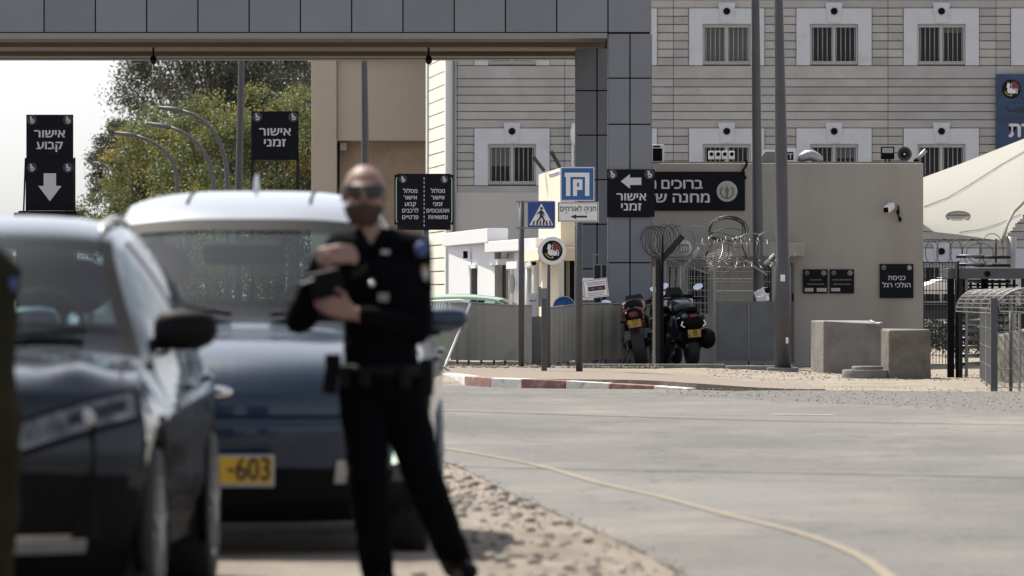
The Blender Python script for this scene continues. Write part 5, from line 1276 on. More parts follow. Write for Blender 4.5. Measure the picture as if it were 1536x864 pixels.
# ------------------------------------------------------------------ motorcycles, seen from behind
def rot3(ax, deg): return Matrix.Rotation(R(deg), 3, ax)
def motorcycle(name, label, loc, yaw, lean, sport, plate_digits):
    root = thing(name, label, 'motorcycle', (0, 0, 0), 'motorcycles parked before the gatehouse'); setorg()
    W = .19 if sport else .17
    def wheel(cy, r, w):
        mb = MB(); prof = [(-w/2, r-.07), (-w/2, r-.03), (-w*.34, r-.006), (0, r), (w*.34, r-.006), (w/2, r-.03), (w/2, r-.07)]
        n = 36; vs = []; fs = []
        for x, q in prof: vs += [(x, cy+q*math.cos(2*math.pi*i/n), r+q*math.sin(2*math.pi*i/n)) for i in range(n)]
        for j in range(len(prof)-1): fs += [(j*n+i, j*n+(i+1) % n, (j+1)*n+(i+1) % n, (j+1)*n+i) for i in range(n)]
        fs += [((len(prof)-1)*n+i, (len(prof)-1)*n+(i+1) % n, (i+1) % n, i) for i in range(n)]
        mb.add(vs, fs, 0, True); wh = mb.build('wheel', 'rubber', root)
        mb = MB(); mb.tube([(0, cy+(r-.075)*math.cos(2*math.pi*i/28), r+(r-.075)*math.sin(2*math.pi*i/28)) for i in range(28)], .022, 6, closed=True)
        for k in range(5):
            a = 2*math.pi*k/5; mb.bar((0, cy, r), (0, cy+(r-.08)*math.cos(a), r+(r-.08)*math.sin(a)), .03, .05)
        mb.cyl((-.09, cy, r), (.09, cy, r), .04); mb.cyl((.06, cy, r), (.068, cy, r), .12, n=24); mb.build('rim', 'engine', wh)
    wheel(.31, .31, W); wheel(1.72, .30, .12)
    mb = MB()
    for s in (-1, 1): mb.tube([(s*.13, .31, .31), (s*.14, .55, .36), (s*.12, .85, .42)], [.03, .035, .045], 8)
    mb.tube([(0, .95, .45), (0, 1.45, .85)], .05, 8); mb.tube([(-.16, .85, .42), (-.17, .9, .75), (-.05, 1.4, .88)], .025, 7); mb.tube([(.16, .85, .42), (.17, .9, .75), (.05, 1.4, .88)], .025, 7)
    mb.build('frame', 'bplastic', root)
    mb = MB(); mb.box(-.2, .2, .72, 1.22, .28, .58); mb.ell((-.2, 1.0, .42), (.07, .13, .13)); mb.ell((.2, 1.0, .42), (.07, .13, .13)); mb.box(-.17, .17, .95, 1.25, .55, .75)
    for k in range(5): mb.box(-.22, .22, .92, 1.2, .56+k*.035, .572+k*.035)
    mb.build('engine', 'engine', root, bevel=.02)
    mb = MB()
    for s in (-1, 1): mb.tube([(s*.09, 1.72, .3), (s*.09, 1.5, .92)], [.03, .024], 8)
    mb.build('fork', 'engine', root)
    mb = MB(); mb.tube([(.17, 1.1, .3), (.2, .8, .26), (.2, .5, .34), (.21, .22, .46)], [.03, .04, .055, .06], 12); mb.cyl((.21, .22, .46), (.212, .21, .4625), .05, .045, m=1); mb.build('exhaust', ['engine', 'bplastic'], root)
    # tail, tank, seat as lofted shells
    def loft(secs, m, name, par=root):
        mb = MB(); n = 16; vs = []; fs = []
        for (y, z, rx, rz, e) in secs:
            for i in range(n):
                a = 2*math.pi*i/n; c, s = math.cos(a), math.sin(a)
                vs.append((rx*math.copysign(abs(c)**e, c), y, z+rz*math.copysign(abs(s)**e, s)))
        for j in range(len(secs)-1): fs += [(j*n+i, j*n+(i+1) % n, (j+1)*n+(i+1) % n, (j+1)*n+i) for i in range(n)]
        fs += [tuple(range(n))[::-1], tuple((len(secs)-1)*n+i for i in range(n))]
        mb.add(vs, fs, 0, True); return mb.build(name, m, par)
    if sport:
        loft([(-.02, .84, .075, .07, .7), (.05, .83, .125, .115, .75), (.2, .8, .15, .12, .8), (.5, .76, .14, .10, .8), (.7, .72, .11, .08, .8)], 'bplastic', 'tail')
        mb = MB()
        for s in (-1, 1): mb.tube([(s*.05, -.015, .94), (s*.115, .04, .90), (s*.145, .12, .82), (s*.12, .1, .72), (s*.07, .05, .62)], [.016, .028, .032, .028, .018], 7)
        mb.build('tail_trim', 'bikered', root)
        mb = MB(); mb.ell((-.10, .04, .89), (.03, .03, .04)); mb.build('tail_stripe', 'white', root)
        loft([(-.035, .83, .06, .045, .7), (.0, .83, .085, .06, .7)], 'taillight', 'tail_lamp')
        loft([(.15, .90, .09, .04, .8), (.35, .87, .12, .05, .8), (.6, .82, .12, .06, .8), (.8, .84, .12, .05, .8)], 'leather', 'seat')
        # soft black bag strapped on the tank side
        loft([(.6, .93, .10, .05, .8), (.7, .97, .14, .09, .8), (.9, .98, .14, .09, .7), (1.0, .96, .11, .07, .8)], 'bplastic', 'tank_bag')
        pz, py, pw = .68, -.03, .10
        mb = MB(); mb.bar((0, .1, .75), (0, -.02, .70), .14, .03); mb.build('plate_bracket', 'bplastic', root)
    else:
        loft([(-.05, .72, .12, .08, .7), (.02, .72, .18, .15, .75), (.2, .74, .19, .17, .75), (.5, .72, .17, .17, .8), (.8, .7, .18, .14, .8)], 'bplastic', 'tail')
        loft([(.0, .90, .09, .04, .8), (.3, .91, .13, .05, .8), (.7, .88, .14, .05, .8), (.85, .90, .12, .05, .8)], 'leather', 'seat')
        for s in (-1, 1):
            mb = MB(); mb.ell((s*.13, -.04, .80), (.055, .03, .04), 0, 14, 8); mb.build('indicator', 'lens', root)
            mb = MB(); mb.tube([(s*.16, -.03, .72), (s*.19, -.01, .66), (s*.14, -.05, .62)], .014, 6); mb.build('grab_trim', 'chrome', root)
            if s > 0: mb = MB(); mb.ell((.22, .12, .42), (.13, .30, .17)); mb.build('muffler', 'bplastic', root)
            else: mb = MB(); mb.ell((-.21, .55, .62), (.06, .35, .2)); mb.ell((-.22, .75, .40), (.05, .12, .10)); mb.build('side_panel', 'paint1', root)
            mb = MB(); mb.tube([(s*.2, .05, .78), (s*.22, .3, .74), (s*.2, .6, .60)], .012, 6); mb.build('trim', 'chrome', root)
        mb = MB(); mb.ell((0, -.075, .80), (.075, .02, .03)); mb.build('tail_lamp', 'taillight', root)
        loft([(-.02, .5, .13, .12, .7), (.1, .45, .14, .12, .8), (.3, .62, .1, .03, .8)], 'bplastic', 'mudguard')
        pz, py, pw = .51, -.06, .10
    mb = MB(); mb.box(-pw, pw, py-.006, py, pz-.055, pz+.07); pl = mb.build('number_plate' if plate_digits else 'plate_holder', 'bikeplate' if plate_digits else 'bplastic', root, bevel=.004)
    mb = MB(); mb.box(-pw+.006, -pw+.03, py-.008, py-.0062, pz-.045, pz+.0); mb.build('plate_strip', 'blue2' if plate_digits else 'bplastic', pl)
    mb = MB()
    for i, t in enumerate(plate_digits): write(mb, t, .01, pz+.018-.058*i, .042, py-.009, 0, .03)
    if plate_digits: mb.build('lettering', 'blacktext', pl)
    loft([(.7, .86, .12, .06, .8), (.85, .92, .18, .11, .75), (1.1, .96, .2, .13, .75), (1.35, .93, .15, .1, .8), (1.45, .9, .09, .06, .8)], 'bikered' if sport else 'paint1', 'tank')
    mb = MB(); hb = .37; hz = 1.02 if sport else 1.08
    mb.tube([(-hb, 1.25, hz-.02), (-.2, 1.35, hz), (0, 1.4, hz), (.2, 1.35, hz), (hb, 1.25, hz-.02)], .014, 8)
    for s in (-1, 1):
        mb.cyl((s*hb, 1.25, hz-.02), (s*(hb-.13), 1.285, hz-.012), .019); mb.tube([(s*(hb-.11), 1.32, hz), (s*(hb-.02), 1.34, hz-.01)], .008, 6)
    mb.box(-.07, .07, 1.36, 1.46, hz-.06, hz+.07); mb.build('handlebar', 'bplastic', root)
    for s in (-1, 1):
        mx_, mz_ = (.42, hz+.07) if sport else (.34, hz+.17)
        mb = MB(); mb.tube([(s*.22, 1.33, hz), (s*.3, 1.33, hz+.06), (s*(mx_-.05), 1.32, mz_-.01)], .008, 6); mb.ell((s*mx_, 1.33, mz_), (.088, .025, .055), 0, 16, 8, rot3('Y', -s*18)); mi_ = mb.build('mirror', 'bplastic', root)
        mb = MB(); g = []
        for i in range(18):
            a = 2*math.pi*i/18; v = rot3('Y', -s*18) @ Vector((.08*math.cos(a), 0, .048*math.sin(a))); v = Vector((v.x, v.z*.3, v.z)); g.append((s*mx_+v.x, 1.30+v.y, mz_+v.z))
        mb.add(g, [tuple(range(18))]); mb.build('mirror_glass', 'mirror', mi_, fix=False)
        mb = MB(); mb.tube([(s*.14, .6, .42), (s*.26, .6, .4)], .014, 6); mb.tube([(s*.15, 1.0, .36), (s*.27, 1.0, .34)], .014, 6); mb.build('foot_peg', 'engine', root)
        if sport:
            mb = MB(); mb.tube([(s*.08, .05, .74), (s*.17, .03, .74)], .008, 6); mb.ell((s*.19, .03, .74), (.035, .02, .018)); mb.build('indicator', 'bplastic', root)
    loft([(1.45, .98, .10, .12, .7), (1.58, .97, .12, .13, .8), (1.66, .95, .06, .08, .9)], 'bplastic', 'headlamp')
    mb = MB(); mb.grid([[(.15*(j-2)/2*(1-.1*i), 1.5+.03*i, hz+.03+.05*i) for j in range(5)] for i in range(3 if sport else 4)]); mb.build('windshield', 'glassdark', root)
    loft([(1.5, .55, .06, .03, .8), (1.72, .63, .07, .03, .8), (1.95, .55, .06, .03, .8)], 'bplastic', 'front_mudguard')
    mb = MB(); mb.tube([(-.14, .85, .34), (-.30, .80, .02+.30*math.sin(R(abs(lean))))], .014, 6); mb.build('kickstand', 'engine', root)
    root.location = loc; root.rotation_euler = (0, R(-lean), R(yaw)); root.scale = (1.08, 1.08, 1.02); return root
d = 93.2
motorcycle('motorcycle', 'red and black motorcycle leaning left, its yellow plate under the tail', (X(962, d), d, .115), -3, 9, True, ('717', '17'))
d = 93.6
motorcycle('motorcycle', 'all black touring motorcycle with bulky silencer, right of the dark fence post', (X(1044, d), d, .115), 8, 4, False, ('26', '71'))
d = 95.0
motorcycle('motorcycle', 'black motorcycle mostly hidden between the dark post and the touring one', (X(1005, d), d, .115), 12, 6, False, ())
root = thing('storage_box', 'pale grey storage box with black lid behind the touring motorcycle', 'box', (X(1014, 95.7), 95.7, .115))
mb = MB(); mb.box(X(996, 95.7), X(1039, 95.7), 95.6, 96.0, .115, Z(446, 95.7)); mb.build('body', 'white', root, bevel=.02)
mb = MB(); mb.box(X(995, 95.7), X(1040, 95.7), 95.58, 96.02, Z(446, 95.7)+.001, Z(441.5, 95.7)); mb.build('lid', 'bplastic', root, bevel=.01)

# ------------------------------------------------------------------ cars
def catmull(xs, n):
    out = []
    for i in range(len(xs)-1):
        p0, p1, p2, p3 = [Vector(xs[max(0, min(len(xs)-1, i+k))]) for k in (-1, 0, 1, 2)]
        for k in range(n):
            t = k/n; out.append(.5*((2*p1)+(p2-p0)*t+(2*p0-5*p1+4*p2-p3)*t*t+(3*p1-p0-3*p2+p3)*t**3))
    out.append(Vector(xs[-1])); return out

def make_car(name, label, prm):
    root = thing(name, label, 'car', (0, 0, 0)); setorg()
    st = prm['stations']; N = 6; ST = catmull(st, N); W = prm['W']; H = prm['H']; paint = prm['paint']
    kh = prm['k_hood']
    def wrap(u, k):
        k = max(0, min(len(ST)-1.001, k)); i = int(k); s = ST[i].lerp(ST[i+1], k-i)
        y, z, w, sw, dr = s; a = abs(u)
        hz_ = 0.0
        if 'ridge' in prm:
            kk_ = k/N; hz_ = prm['ridge']*math.exp(-((a-.74)/.11)**2)*sstep(kh, kh+.8, kk_)*(1-sstep(prm['k_ws0']-.6, prm['k_ws0'], kk_))
        return Vector((u*w, y+sw*a**2.4, z-dr*a**(2.2 if k/N < prm['k_ws0']+.5 else 3.6)+hz_))
    K = lambda s: s*N      # station index to fine index
    kh, kw0, kw1, kr0, kr1, ke = prm['k_hood'], prm['k_ws0'], prm['k_ws1'], prm['k_rg0'], prm['k_rg1'], len(st)-1
    NUu = 40; us = [math.copysign(abs(t)**.85, t) for t in [(-1+2*i/NUu) for i in range(NUu+1)]]
    ug = prm.get('u_glass', .90)
    body = MB(); glass = MB(); rglass = MB(); 
    ks = [i/2 for i in range(0, 2*(len(ST)-1)+1)]
    G = [[wrap(u, k) for u in us] for k in ks]
    for i in range(len(ks)-1):
        km = (ks[i]+ks[i+1])/2/N
        for j in range(NUu):
            um = (us[j]+us[j+1])/2
            q = [G[i][j], G[i][j+1], G[i+1][j+1], G[i+1][j]]
            if kw0 < km < kw1 and abs(um) < ug: glass.add(q, [(0, 1, 2, 3)], 0, True); continue
            if kr0 < km < kr1 and abs(um) < ug: rglass.add(q, [(0, 1, 2, 3)], 0, True); continue
            m = 0
            if km < prm['k_trim']: m = 1
            if kw0 < km < kw1: m = prm.get('pillar_m', 1)
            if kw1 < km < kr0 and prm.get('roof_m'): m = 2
            body.add(q, [(0, 1, 2, 3)], m, True)
    # lower sides
    fe = [wrap(1, k) for k in [K(kh)*i/20 for i in range(21)]]
    re_ = [wrap(1, K(kr1)+(K(ke)-K(kr1))*i/20) for i in range(21)][::-1]
    fz, fy, fx = [p.z for p in fe], [p.y for p in fe], [p.x for p in fe]
    rz, ry, rx = [p.z for p in re_], [p.y for p in re_], [p.x for p in re_]
    hoodedge = [wrap(1, K(kh)+(K(kw0)-K(kh))*i/14) for i in range(15)]
    tail = wrap(1, K(kr1))
    belt = [hoodedge[-1].lerp(tail, i/16) for i in range(1, 17)]
    for i, p in enumerate(belt): p.x = lerp(lerp(hoodedge[-1].x, tail.x, (i+1)/16), prm['belt_w'], math.sin(math.pi*min(1, (i+1)/16))**.35); p.z += .02*math.sin(math.pi*(i+1)/16)
    top = hoodedge+belt; ty = [p.y for p in top]; tz = [p.z for p in top]; tx = [p.x for p in top]
    zb = prm['z_sill']; NV_, NT = 28, 110
    def side(t, v):
        y0 = lerp(top[0].y, top[-1].y, t); zt_ = interp(ty, tz, y0); z = zb+v*(zt_-zb)
        y = lerp(interp(fz, fy, min(z, fz[-1])), interp(rz, ry, z), t) if v < 1 else y0
        y = lerp(lerp(interp(fz, fy, min(z, fz[-1])), interp(rz, ry, z), t), y0, v**6)
        xt = interp(ty, tx, y0)
        bulge = W/2-.05*(1-sstep(0, .3, v))*1-.025*abs(v-.62)/.4
        crease = .012*math.exp(-((v-.70)/.05)**2)-.014*math.exp(-((v-.42)/.12)**2)
        x = lerp(bulge+crease, xt, sstep(.72, 1, v))
        wf = math.exp(-(t*9)**1.5); wr = math.exp(-((1-t)*9)**1.5)
        x = lerp(x, interp(fz, fx, min(z, fz[-1])), wf*(1-v**4)); x = lerp(x, interp(rz, rx, z), wr*(1-v**4))
        return Vector((x, y, z))
    wr_, wy0, wy1 = prm['wheel_r'], prm['wheel_y0'], prm['wheel_y1']
    doors = prm['doors']
    drm = {(-1, 0): MB(), (-1, 1): MB(), (1, 0): MB(), (1, 1): MB()}
    for s in (-1, 1):
        S = [[side(i/NT, j/NV_) for j in range(NV_+1)] for i in range(NT+1)]
        for i in range(NT):
            for j in range(NV_):
                q = [S[i][j], S[i+1][j], S[i+1][j+1], S[i][j+1]]; c = (q[0]+q[2])/2
                if any(math.hypot(c.y-wy, c.z-wr_) < wr_+.06 for wy in (wy0, wy1)): continue
                q = [Vector((p.x*s, p.y, p.z)) for p in q]; v = j/NV_
                m = 1 if (c.z < prm['clad_z'] or any(math.hypot(c.y-wy, c.z-wr_) < wr_+.11 for wy in (wy0, wy1)) and prm['clad_z'] > .3) else 0
                tgt = body
                for di, (da, db) in enumerate(doors):
                    if da+.012 < c.y < db-.012 and c.z > zb+.12 and v > .08: tgt = drm[(s, di)]
                    if (abs(c.y-da) < .012 or abs(c.y-db) < .012) and c.z > zb+.12: m = 1
                tgt.add(q, [(0, 1, 2, 3)], m, True)
    # greenhouse sides
    gk0, gk1 = K(kw0), K(kr1); wins_ = prm['win_ranges']; sw_ = [MB() for _ in range(2*len(wins_))]
    NG = 60
    for s in (-1, 1):
        Gd = []
        for i in range(NG+1):
            k = lerp(gk0, gk1, i/NG); e = wrap(1, k); by = lerp(hoodedge[-1].y, tail.y, i/NG); by = lerp(by, e.y, .25)
            b = Vector((interp(ty, tx, by), by, interp(ty, tz, by))); row = []
            for j in range(11):
                v = j/10; p = b.lerp(e, v); p.x += .035*math.sin(math.pi*v); p.x *= s; row.append(p)
            Gd.append(row)
        for i in range(NG):
            for j in range(10):
                q = [Gd[i][j], Gd[i+1][j], Gd[i+1][j+1], Gd[i][j+1]]; c = (q[0]+q[2])/2; t = (i+.5)/NG; hit = False
                for wi, (ta, tb_) in enumerate(wins_):
                    if ta < t < tb_ and 0 <= j < 9: sw_[(0 if s < 0 else 1)*len(wins_)+wi].add(q, [(0, 1, 2, 3)], 0, True); hit = True
                if not hit: body.add(q, [(0, 1, 2, 3)], 1 if wins_[0][0] < t < wins_[-1][1] and j < 9 else 0, True)
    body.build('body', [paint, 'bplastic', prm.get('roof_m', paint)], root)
    for (s, di), m_ in drm.items():
        o = m_.build('door', [paint, 'bplastic'], root)
        da, db = doors[di]; mbh = MB(); yy = db-.22; p = side(max(0, min(1, (yy-top[0].y)/(top[-1].y-top[0].y))), .78)
        mbh.tube([(s*(p.x-.005), yy-.1, p.z), (s*(p.x+.018), yy-.07, p.z+.005), (s*(p.x+.018), yy+.07, p.z+.008), (s*(p.x-.005), yy+.1, p.z+.008)], .014, 8); mbh.build('handle', paint, o)
    glass.build('windscreen', prm.get('glass', 'carglass'), root); rglass.build('rear_window', 'carglass', root)
    for m_ in sw_:
        if m_.f: m_.build('side_window', 'carglass', root)
    # floor, bulkheads, wheel wells
    mb = MB(); mb.box(-W/2+.24, W/2-.24, .5, prm['L']-.4, zb-.02, zb+.18); mb.box(-W/2+.2, W/2-.2, .25, st[kw0][0]-.25, zb+.1, st[kh][1]-.14); mb.box(-W/2+.12, W/2-.12, st[kw0][0]+.1, st[kw0][0]+.45, zb+.15, st[kw0][1]-.10); mb.box(-W/2+.1, W/2-.1, prm['L']-1.35, prm['L']-.35, zb+.15, st[kw0][1]-.14); mb.build('underbody', 'bplastic', root)
    for wy in (wy0, wy1):
        for s in (-1, 1):
            cx = s*(W/2-.125); r = wr_; w = .22; n = 36
            mb = MB(); prof = [(-w/2, r-.12), (-w/2, r-.02), (-w*.4, r-.004), (w*.4, r-.004), (w/2, r-.02), (w/2, r-.12)]
            vs = []; fs = []
            for x_, q_ in prof: vs += [(cx+x_, wy+q_*math.cos(2*math.pi*i/n), r+q_*math.sin(2*math.pi*i/n)) for i in range(n)]
            for j in range(len(prof)-1): fs += [(j*n+i, j*n+(i+1) % n, (j+1)*n+(i+1) % n, (j+1)*n+i) for i in range(n)]
            mb.add(vs, fs, 0, True); wo = mb.build('wheel', 'rubber', root)
            mb = MB(); mb.cyl((cx-s*.02, wy, r), (cx+s*.02, wy, r), r-.12, n=32, m=1)
            mb.tube([(cx+s*w*.42, wy+(r-.125)*math.cos(2*math.pi*i/32), r+(r-.125)*math.sin(2*math.pi*i/32)) for i in range(32)], .016, 6, closed=True)
            for k in range(5):
                a = 2*math.pi*k/5+.3; mb.bar((cx+s*.09, wy, r), (cx+s*w*.42, wy+(r-.13)*math.cos(a), r+(r-.13)*math.sin(a)), .05, .03)
            mb.cyl((cx+s*.05, wy, r), (cx+s*.105, wy, r), .06, .05); mb.build('rim', ['steel', 'bplastic'], wo)
        for s in (-1, 1):
            for side_r in (wr_+.055,):
                mb = MB(); mb.tube([(s*(side(max(0, min(1, (wy+side_r*math.cos(a)-top[0].y)/(top[-1].y-top[0].y))), .35).x-.004), wy+side_r*math.cos(a), wr_+side_r*math.sin(a)) for a in [R(-20+10*i) for i in range(23)]], .022, 6)
                mb.build('arch_trim', 'bplastic' if prm['clad_z'] > .3 else paint, root)
    def patch(name, ua, ub, flo, fhi, m, off=.006, nu=24, nk=8, par=root):
        mb = MB(); rows = []
        for i in range(nu+1):
            u = lerp(ua, ub, i/nu); row = []
            for j in range(nk+1):
                k = K(lerp(flo(u), fhi(u), j/nk)); p = wrap(u, k); a = wrap(min(1, u+.01), k)-wrap(max(-1, u-.01), k); b = wrap(u, k+.1)-wrap(u, max(0, k-.1))
                n_ = a.cross(b); n_ = n_.normalized() if n_.length > 1e-9 else Vector((0, -1, 0))
                if n_.y > .3 or n_.z < -.6: n_ = -n_
                row.append(p+n_*off)
            rows.append(row)
        mb.grid(rows); return mb.build(name, m, par, fix=False)
    # mirrors, seats, wheel, wipers, plate
    my, mz = prm['mirror']
    for s in (-1, 1):
        mb = MB(); bx = W/2; c = Vector((s*(bx+prm.get('mirror_dx', .10)), my, mz)); mm = prm.get('mirror_m', 'bplastic')
        n = 18; secs = [(-.125, .5, -.01), (-.10, .82, 0), (-.03, 1, .0), (.05, .97, .0), (.10, .75, .005), (.125, .4, .01)]
        vs = []; fs = []
        for (dx, sc_, dz) in secs:
            for i in range(n):
                a = 2*math.pi*i/n; cc, ss = math.cos(a), math.sin(a)
                vs.append((c.x+s*dx, c.y+.085*sc_*math.copysign(abs(cc)**.7, cc), c.z+dz+prm.get('mirror_h', .085)*sc_*math.copysign(abs(ss)**.6, ss)))
        for j in range(len(secs)-1): fs += [(j*n+i, j*n+(i+1) % n, (j+1)*n+(i+1) % n, (j+1)*n+i) for i in range(n)]
        fs += [tuple(range(n)), tuple((len(secs)-1)*n+i for i in range(n))]
        mb.add(vs, fs, 0, True); mo = mb.build('mirror', mm, root)
        mb = MB(); mb.bar((s*(bx-.09), my+.06, mz-.06), (s*(bx+.02), my+.02, mz-.05), .05, .05); mb.build('mirror_arm', 'bplastic', mo)
        if prm.get('mirror_strip'):
            mb = MB(); mb.tube([(c.x-s*.10, c.y-.084, c.z-.035), (c.x, c.y-.09, c.z-.04), (c.x+s*.10, c.y-.075, c.z-.035)], .011, 6); mb.build('indicator', 'lens', mo)
    sy, sz_ = prm['seat']
    for s in (-1, 1):
        mb = MB(); x_ = s*W*.235
        mb.box(x_-.24, x_+.24, sy-.1, sy+.45, zb+.2, zb+.38); mb.bar((x_, sy+.42, zb+.35), (x_, sy+.62, sz_-.22), .46, .14, up=(0, 1, 0))
        se = mb.build('seat', 'seat', root, bevel=.06, seg=3)
        mb = MB(); mb.ell((x_, sy+.63, sz_-.06), (.15, .06, .12)); mb.cyl((x_-.05, sy+.62, sz_-.25), (x_-.05, sy+.63, sz_-.1), .01); mb.cyl((x_+.05, sy+.62, sz_-.25), (x_+.05, sy+.63, sz_-.1), .01); mb.build('headrest', 'seat', se)
    mb = MB(); mb.box(-W*.42, W*.42, sy+1.35, sy+1.5, zb+.2, sz_-.22); mb.build('rear_bench', 'seat', root, bevel=.05)
    mb = MB(); kk = K(kw0)+1; pts = [wrap(-.85+1.7*i/12, K(kw0+.18)) for i in range(13)]; mb.grid([[p+Vector((0, .12, -.06)) for p in pts], [p+Vector((0, .55, -.06)) for p in pts], [p+Vector((0, .58, -.2)) for p in pts]]); mb.build('dashboard', 'seat', root)
    mb = MB(); mb.tube([(W*.2+.18*math.cos(a), sy-.25+.06*math.sin(a), st[kw0][1]+.05+.17*math.sin(a)) for a in [2*math.pi*i/24 for i in range(24)]], .014, 6, closed=True); mb.build('steering_wheel', 'bplastic', root)
    mb = MB(); p = wrap(0, K(kw1)-2.2); mb.box(-.12, .12, p.y+.10, p.y+.13, p.z-.10, p.z-.03); mb.bar((0, p.y+.1, p.z-.05), (0, p.y+.03, p.z+.0), .03); mb.build('rear_view_mirror', 'bplastic', root, bevel=.01)
    for s in (-1, 1):
        mb = MB(); mb.tube([wrap(s*.93, K(lerp(kh-.2, kw0-.15, i/14)))+Vector((0, 0, .001)) for i in range(15)], .006, 6); mb.build('bonnet_gap', 'bplastic', root)
    for s in (-1, 1):
        mb = MB(); a = wrap(s*.12+.1, K(kw0+.12)); b = wrap(s*.55+.2, K(kw0+.35)); mb.bar(a+Vector((0, -.015, .02)), b+Vector((0, -.015, .02)), .018); mb.build('wiper', 'bplastic', root)
    if prm.get('rails'):
        for s in (-1, 1):
            pts = [wrap(s*.93, k) for k in [lerp(K(kw1)+2, K(kr0)-1, i/12) for i in range(13)]]
            mb = MB(); mb.tube([pts[0]+Vector((0, -.05, -.02))]+[p+Vector((0, 0, .026)) for p in pts[0:]]+[pts[-1]], .015, 8); mb.build('roof_rail', prm['rails'], root)
    return root, wrap, patch, K, side

# SUV at the left edge, front seen, nearly cut off by the frame
st1 = [(.16, .12, .76, .48, 0), (.06, .30, .83, .46, 0), (.02, .50, .86, .43, 0), (.0, .64, .88, .43, 0), (.015, .79, .88, .44, .01), (.07, .915, .865, .42, .02), (.26, .985, .84, .37, .035), (.68, 1.03, .82, .28, .05), (1.02, 1.06, .80, .20, .045),
       (1.40, 1.27, .70, .20, .035), (1.75, 1.45, .625, .16, .03), (2.05, 1.545, .60, .08, .04), (2.7, 1.60, .59, 0, .055), (3.4, 1.57, .58, 0, .05), (3.85, 1.48, .57, -.08, .04), (4.2, 1.12, .66, -.15, .02), (4.40, .95, .80, -.3, .0), (4.48, .6, .86, -.35, 0), (4.40, .28, .82, -.35, 0)]
p1 = dict(ridge=.028, stations=st1, W=1.83, H=1.6, L=4.48, paint='paint1', k_hood=5, k_ws0=8, k_ws1=10.55, k_rg0=14.1, k_rg1=15, k_trim=2.2, u_glass=.90, belt_w=.86, z_sill=.24, wheel_r=.34, wheel_y0=.93, wheel_y1=3.58, doors=((1.35, 2.45), (2.47, 3.4)), clad_z=.36, win_ranges=((.16, .47), (.50, .80)), mirror=(1.35, 1.125), mirror_h=.083, mirror_dx=.05, mirror_m='mirrorcap',seat=(1.75, 1.36), rails='alu')
car1, wrap, patch, K, side = make_car('parked_car', 'dark blue grey SUV cut by the left frame edge, headlight and mirror facing us', p1)
for s in (-1, 1):
    lo = lambda u: lerp(3.1, 4.15, (abs(u)-.42)/.55); hi = lambda u: lerp(3.75, 4.95, (abs(u)-.42)/.55)
    patch('lamp_surround', s*.38, s*.985, lambda u: lo(u)-.18, lambda u: hi(u)+.12, 'bplastic', .005)
    hl = patch('headlight', s*.42, s*.97, lo, hi, 'lens', .008)
    patch('lamp_housing', s*.70, s*.93, lambda u: lo(u)+.22, lambda u: hi(u)-.2, 'glassdark', .011, par=hl)
    p = wrap(s*.78, K(4.1)); mb = MB(); mb.ell((p.x, p.y-.012, p.z), (.034, .016, .034)); mb.build('projector', 'steel', hl)
    patch('skid_trim', s*.50, s*.80, lambda u: .95, lambda u: 1.3, 'silver', .012)
patch('grille', -.42, .42, lambda u: 2.3+.0*u, lambda u: 3.9, 'bplastic', .01)
patch('lower_grille', -.95, .95, lambda u: 1.35, lambda u: 2.9-.4*abs(u), 'bplastic', .006)
mb = MB(); c_ = wrap(0, K(3.3)); mb.disc(0, c_.z, .06, c_.y-.03, c_.y-.012, 0, 24); mb.build('badge', 'chrome', car1)
car1.location = (-2.30, 21.3, .03); car1.rotation_euler = (0, 0, R(-1.6))

# crossover behind it, facing us
st2 = [(.24, .17, .74, .45, 0), (.09, .24, .82, .44, 0), (.05, .36, .86, .42, 0), (.02, .50, .885, .42, 0), (.0, .60, .89, .42, 0), (.02, .66, .89, .42, .005), (.05, .78, .885, .42, .02), (.20, .92, .87, .38, .04), (.55, 1.01, .84, .30, .06), (1.12, 1.09, .80, .20, .05),
       (1.55, 1.32, .70, .20, .04), (2.0, 1.545, .625, .16, .03), (2.35, 1.685, .615, .12, .05), (2.9, 1.752, .61, 0, .065), (3.6, 1.73, .60, 0, .06), (4.0, 1.62, .58, -.08, .05), (4.35, 1.16, .66, -.15, .02), (4.55, .95, .82, -.3, 0), (4.62, .6, .88, -.35, 0), (4.55, .26, .84, -.35, 0)]
p2 = dict(roof_m='roofsheen', ridge=.02, stations=st2, W=1.90, H=1.75, L=4.62, paint='paint2', k_hood=7, k_ws0=9, k_ws1=11.15, k_rg0=15.1, k_rg1=16, k_trim=2.0, u_glass=.93, belt_w=.88, z_sill=.24, wheel_r=.35, wheel_y0=.95, wheel_y1=3.68, doors=((1.45, 2.55), (2.57, 3.5)), clad_z=.30, win_ranges=((.16, .47), (.50, .80)), mirror=(1.42, 1.105), mirror_h=.062, mirror_dx=.04, mirror_m='paint2', mirror_strip=True, seat=(1.85, 1.42), pillar_m=1)
car2, wrap, patch, K, side = make_car('parked_car', 'steel blue crossover with a shiny pale roof and yellow plate, behind the officer', p2)
for s in (-1, 1):
    patch('daytime_lamp', s*.885, s*.95, lambda u: 2.6, lambda u: 3.75, 'drl', .01)
    hl = patch('headlight', s*.62, s*.985, lambda u: 6.05, lambda u: 6.75, 'lens', .008)
    patch('lamp_housing', s*.66, s*.97, lambda u: 6.2, lambda u: 6.6, 'glassdark', .011, par=hl)
    patch('vertical_trim', s*.60, s*.66, lambda u: 2.0, lambda u: 2.75, 'steel', .014)
patch('windscreen_header', -.95, .95, lambda u: 10.95, lambda u: 11.3, 'bplastic', .008)
patch('hood_gap', -.98, .98, lambda u: 5.0, lambda u: 5.14, 'bplastic', .004)
patch('lower_grille', -.9, .9, lambda u: 1.3, lambda u: 2.55-.15*abs(u), 'bplastic', .008)
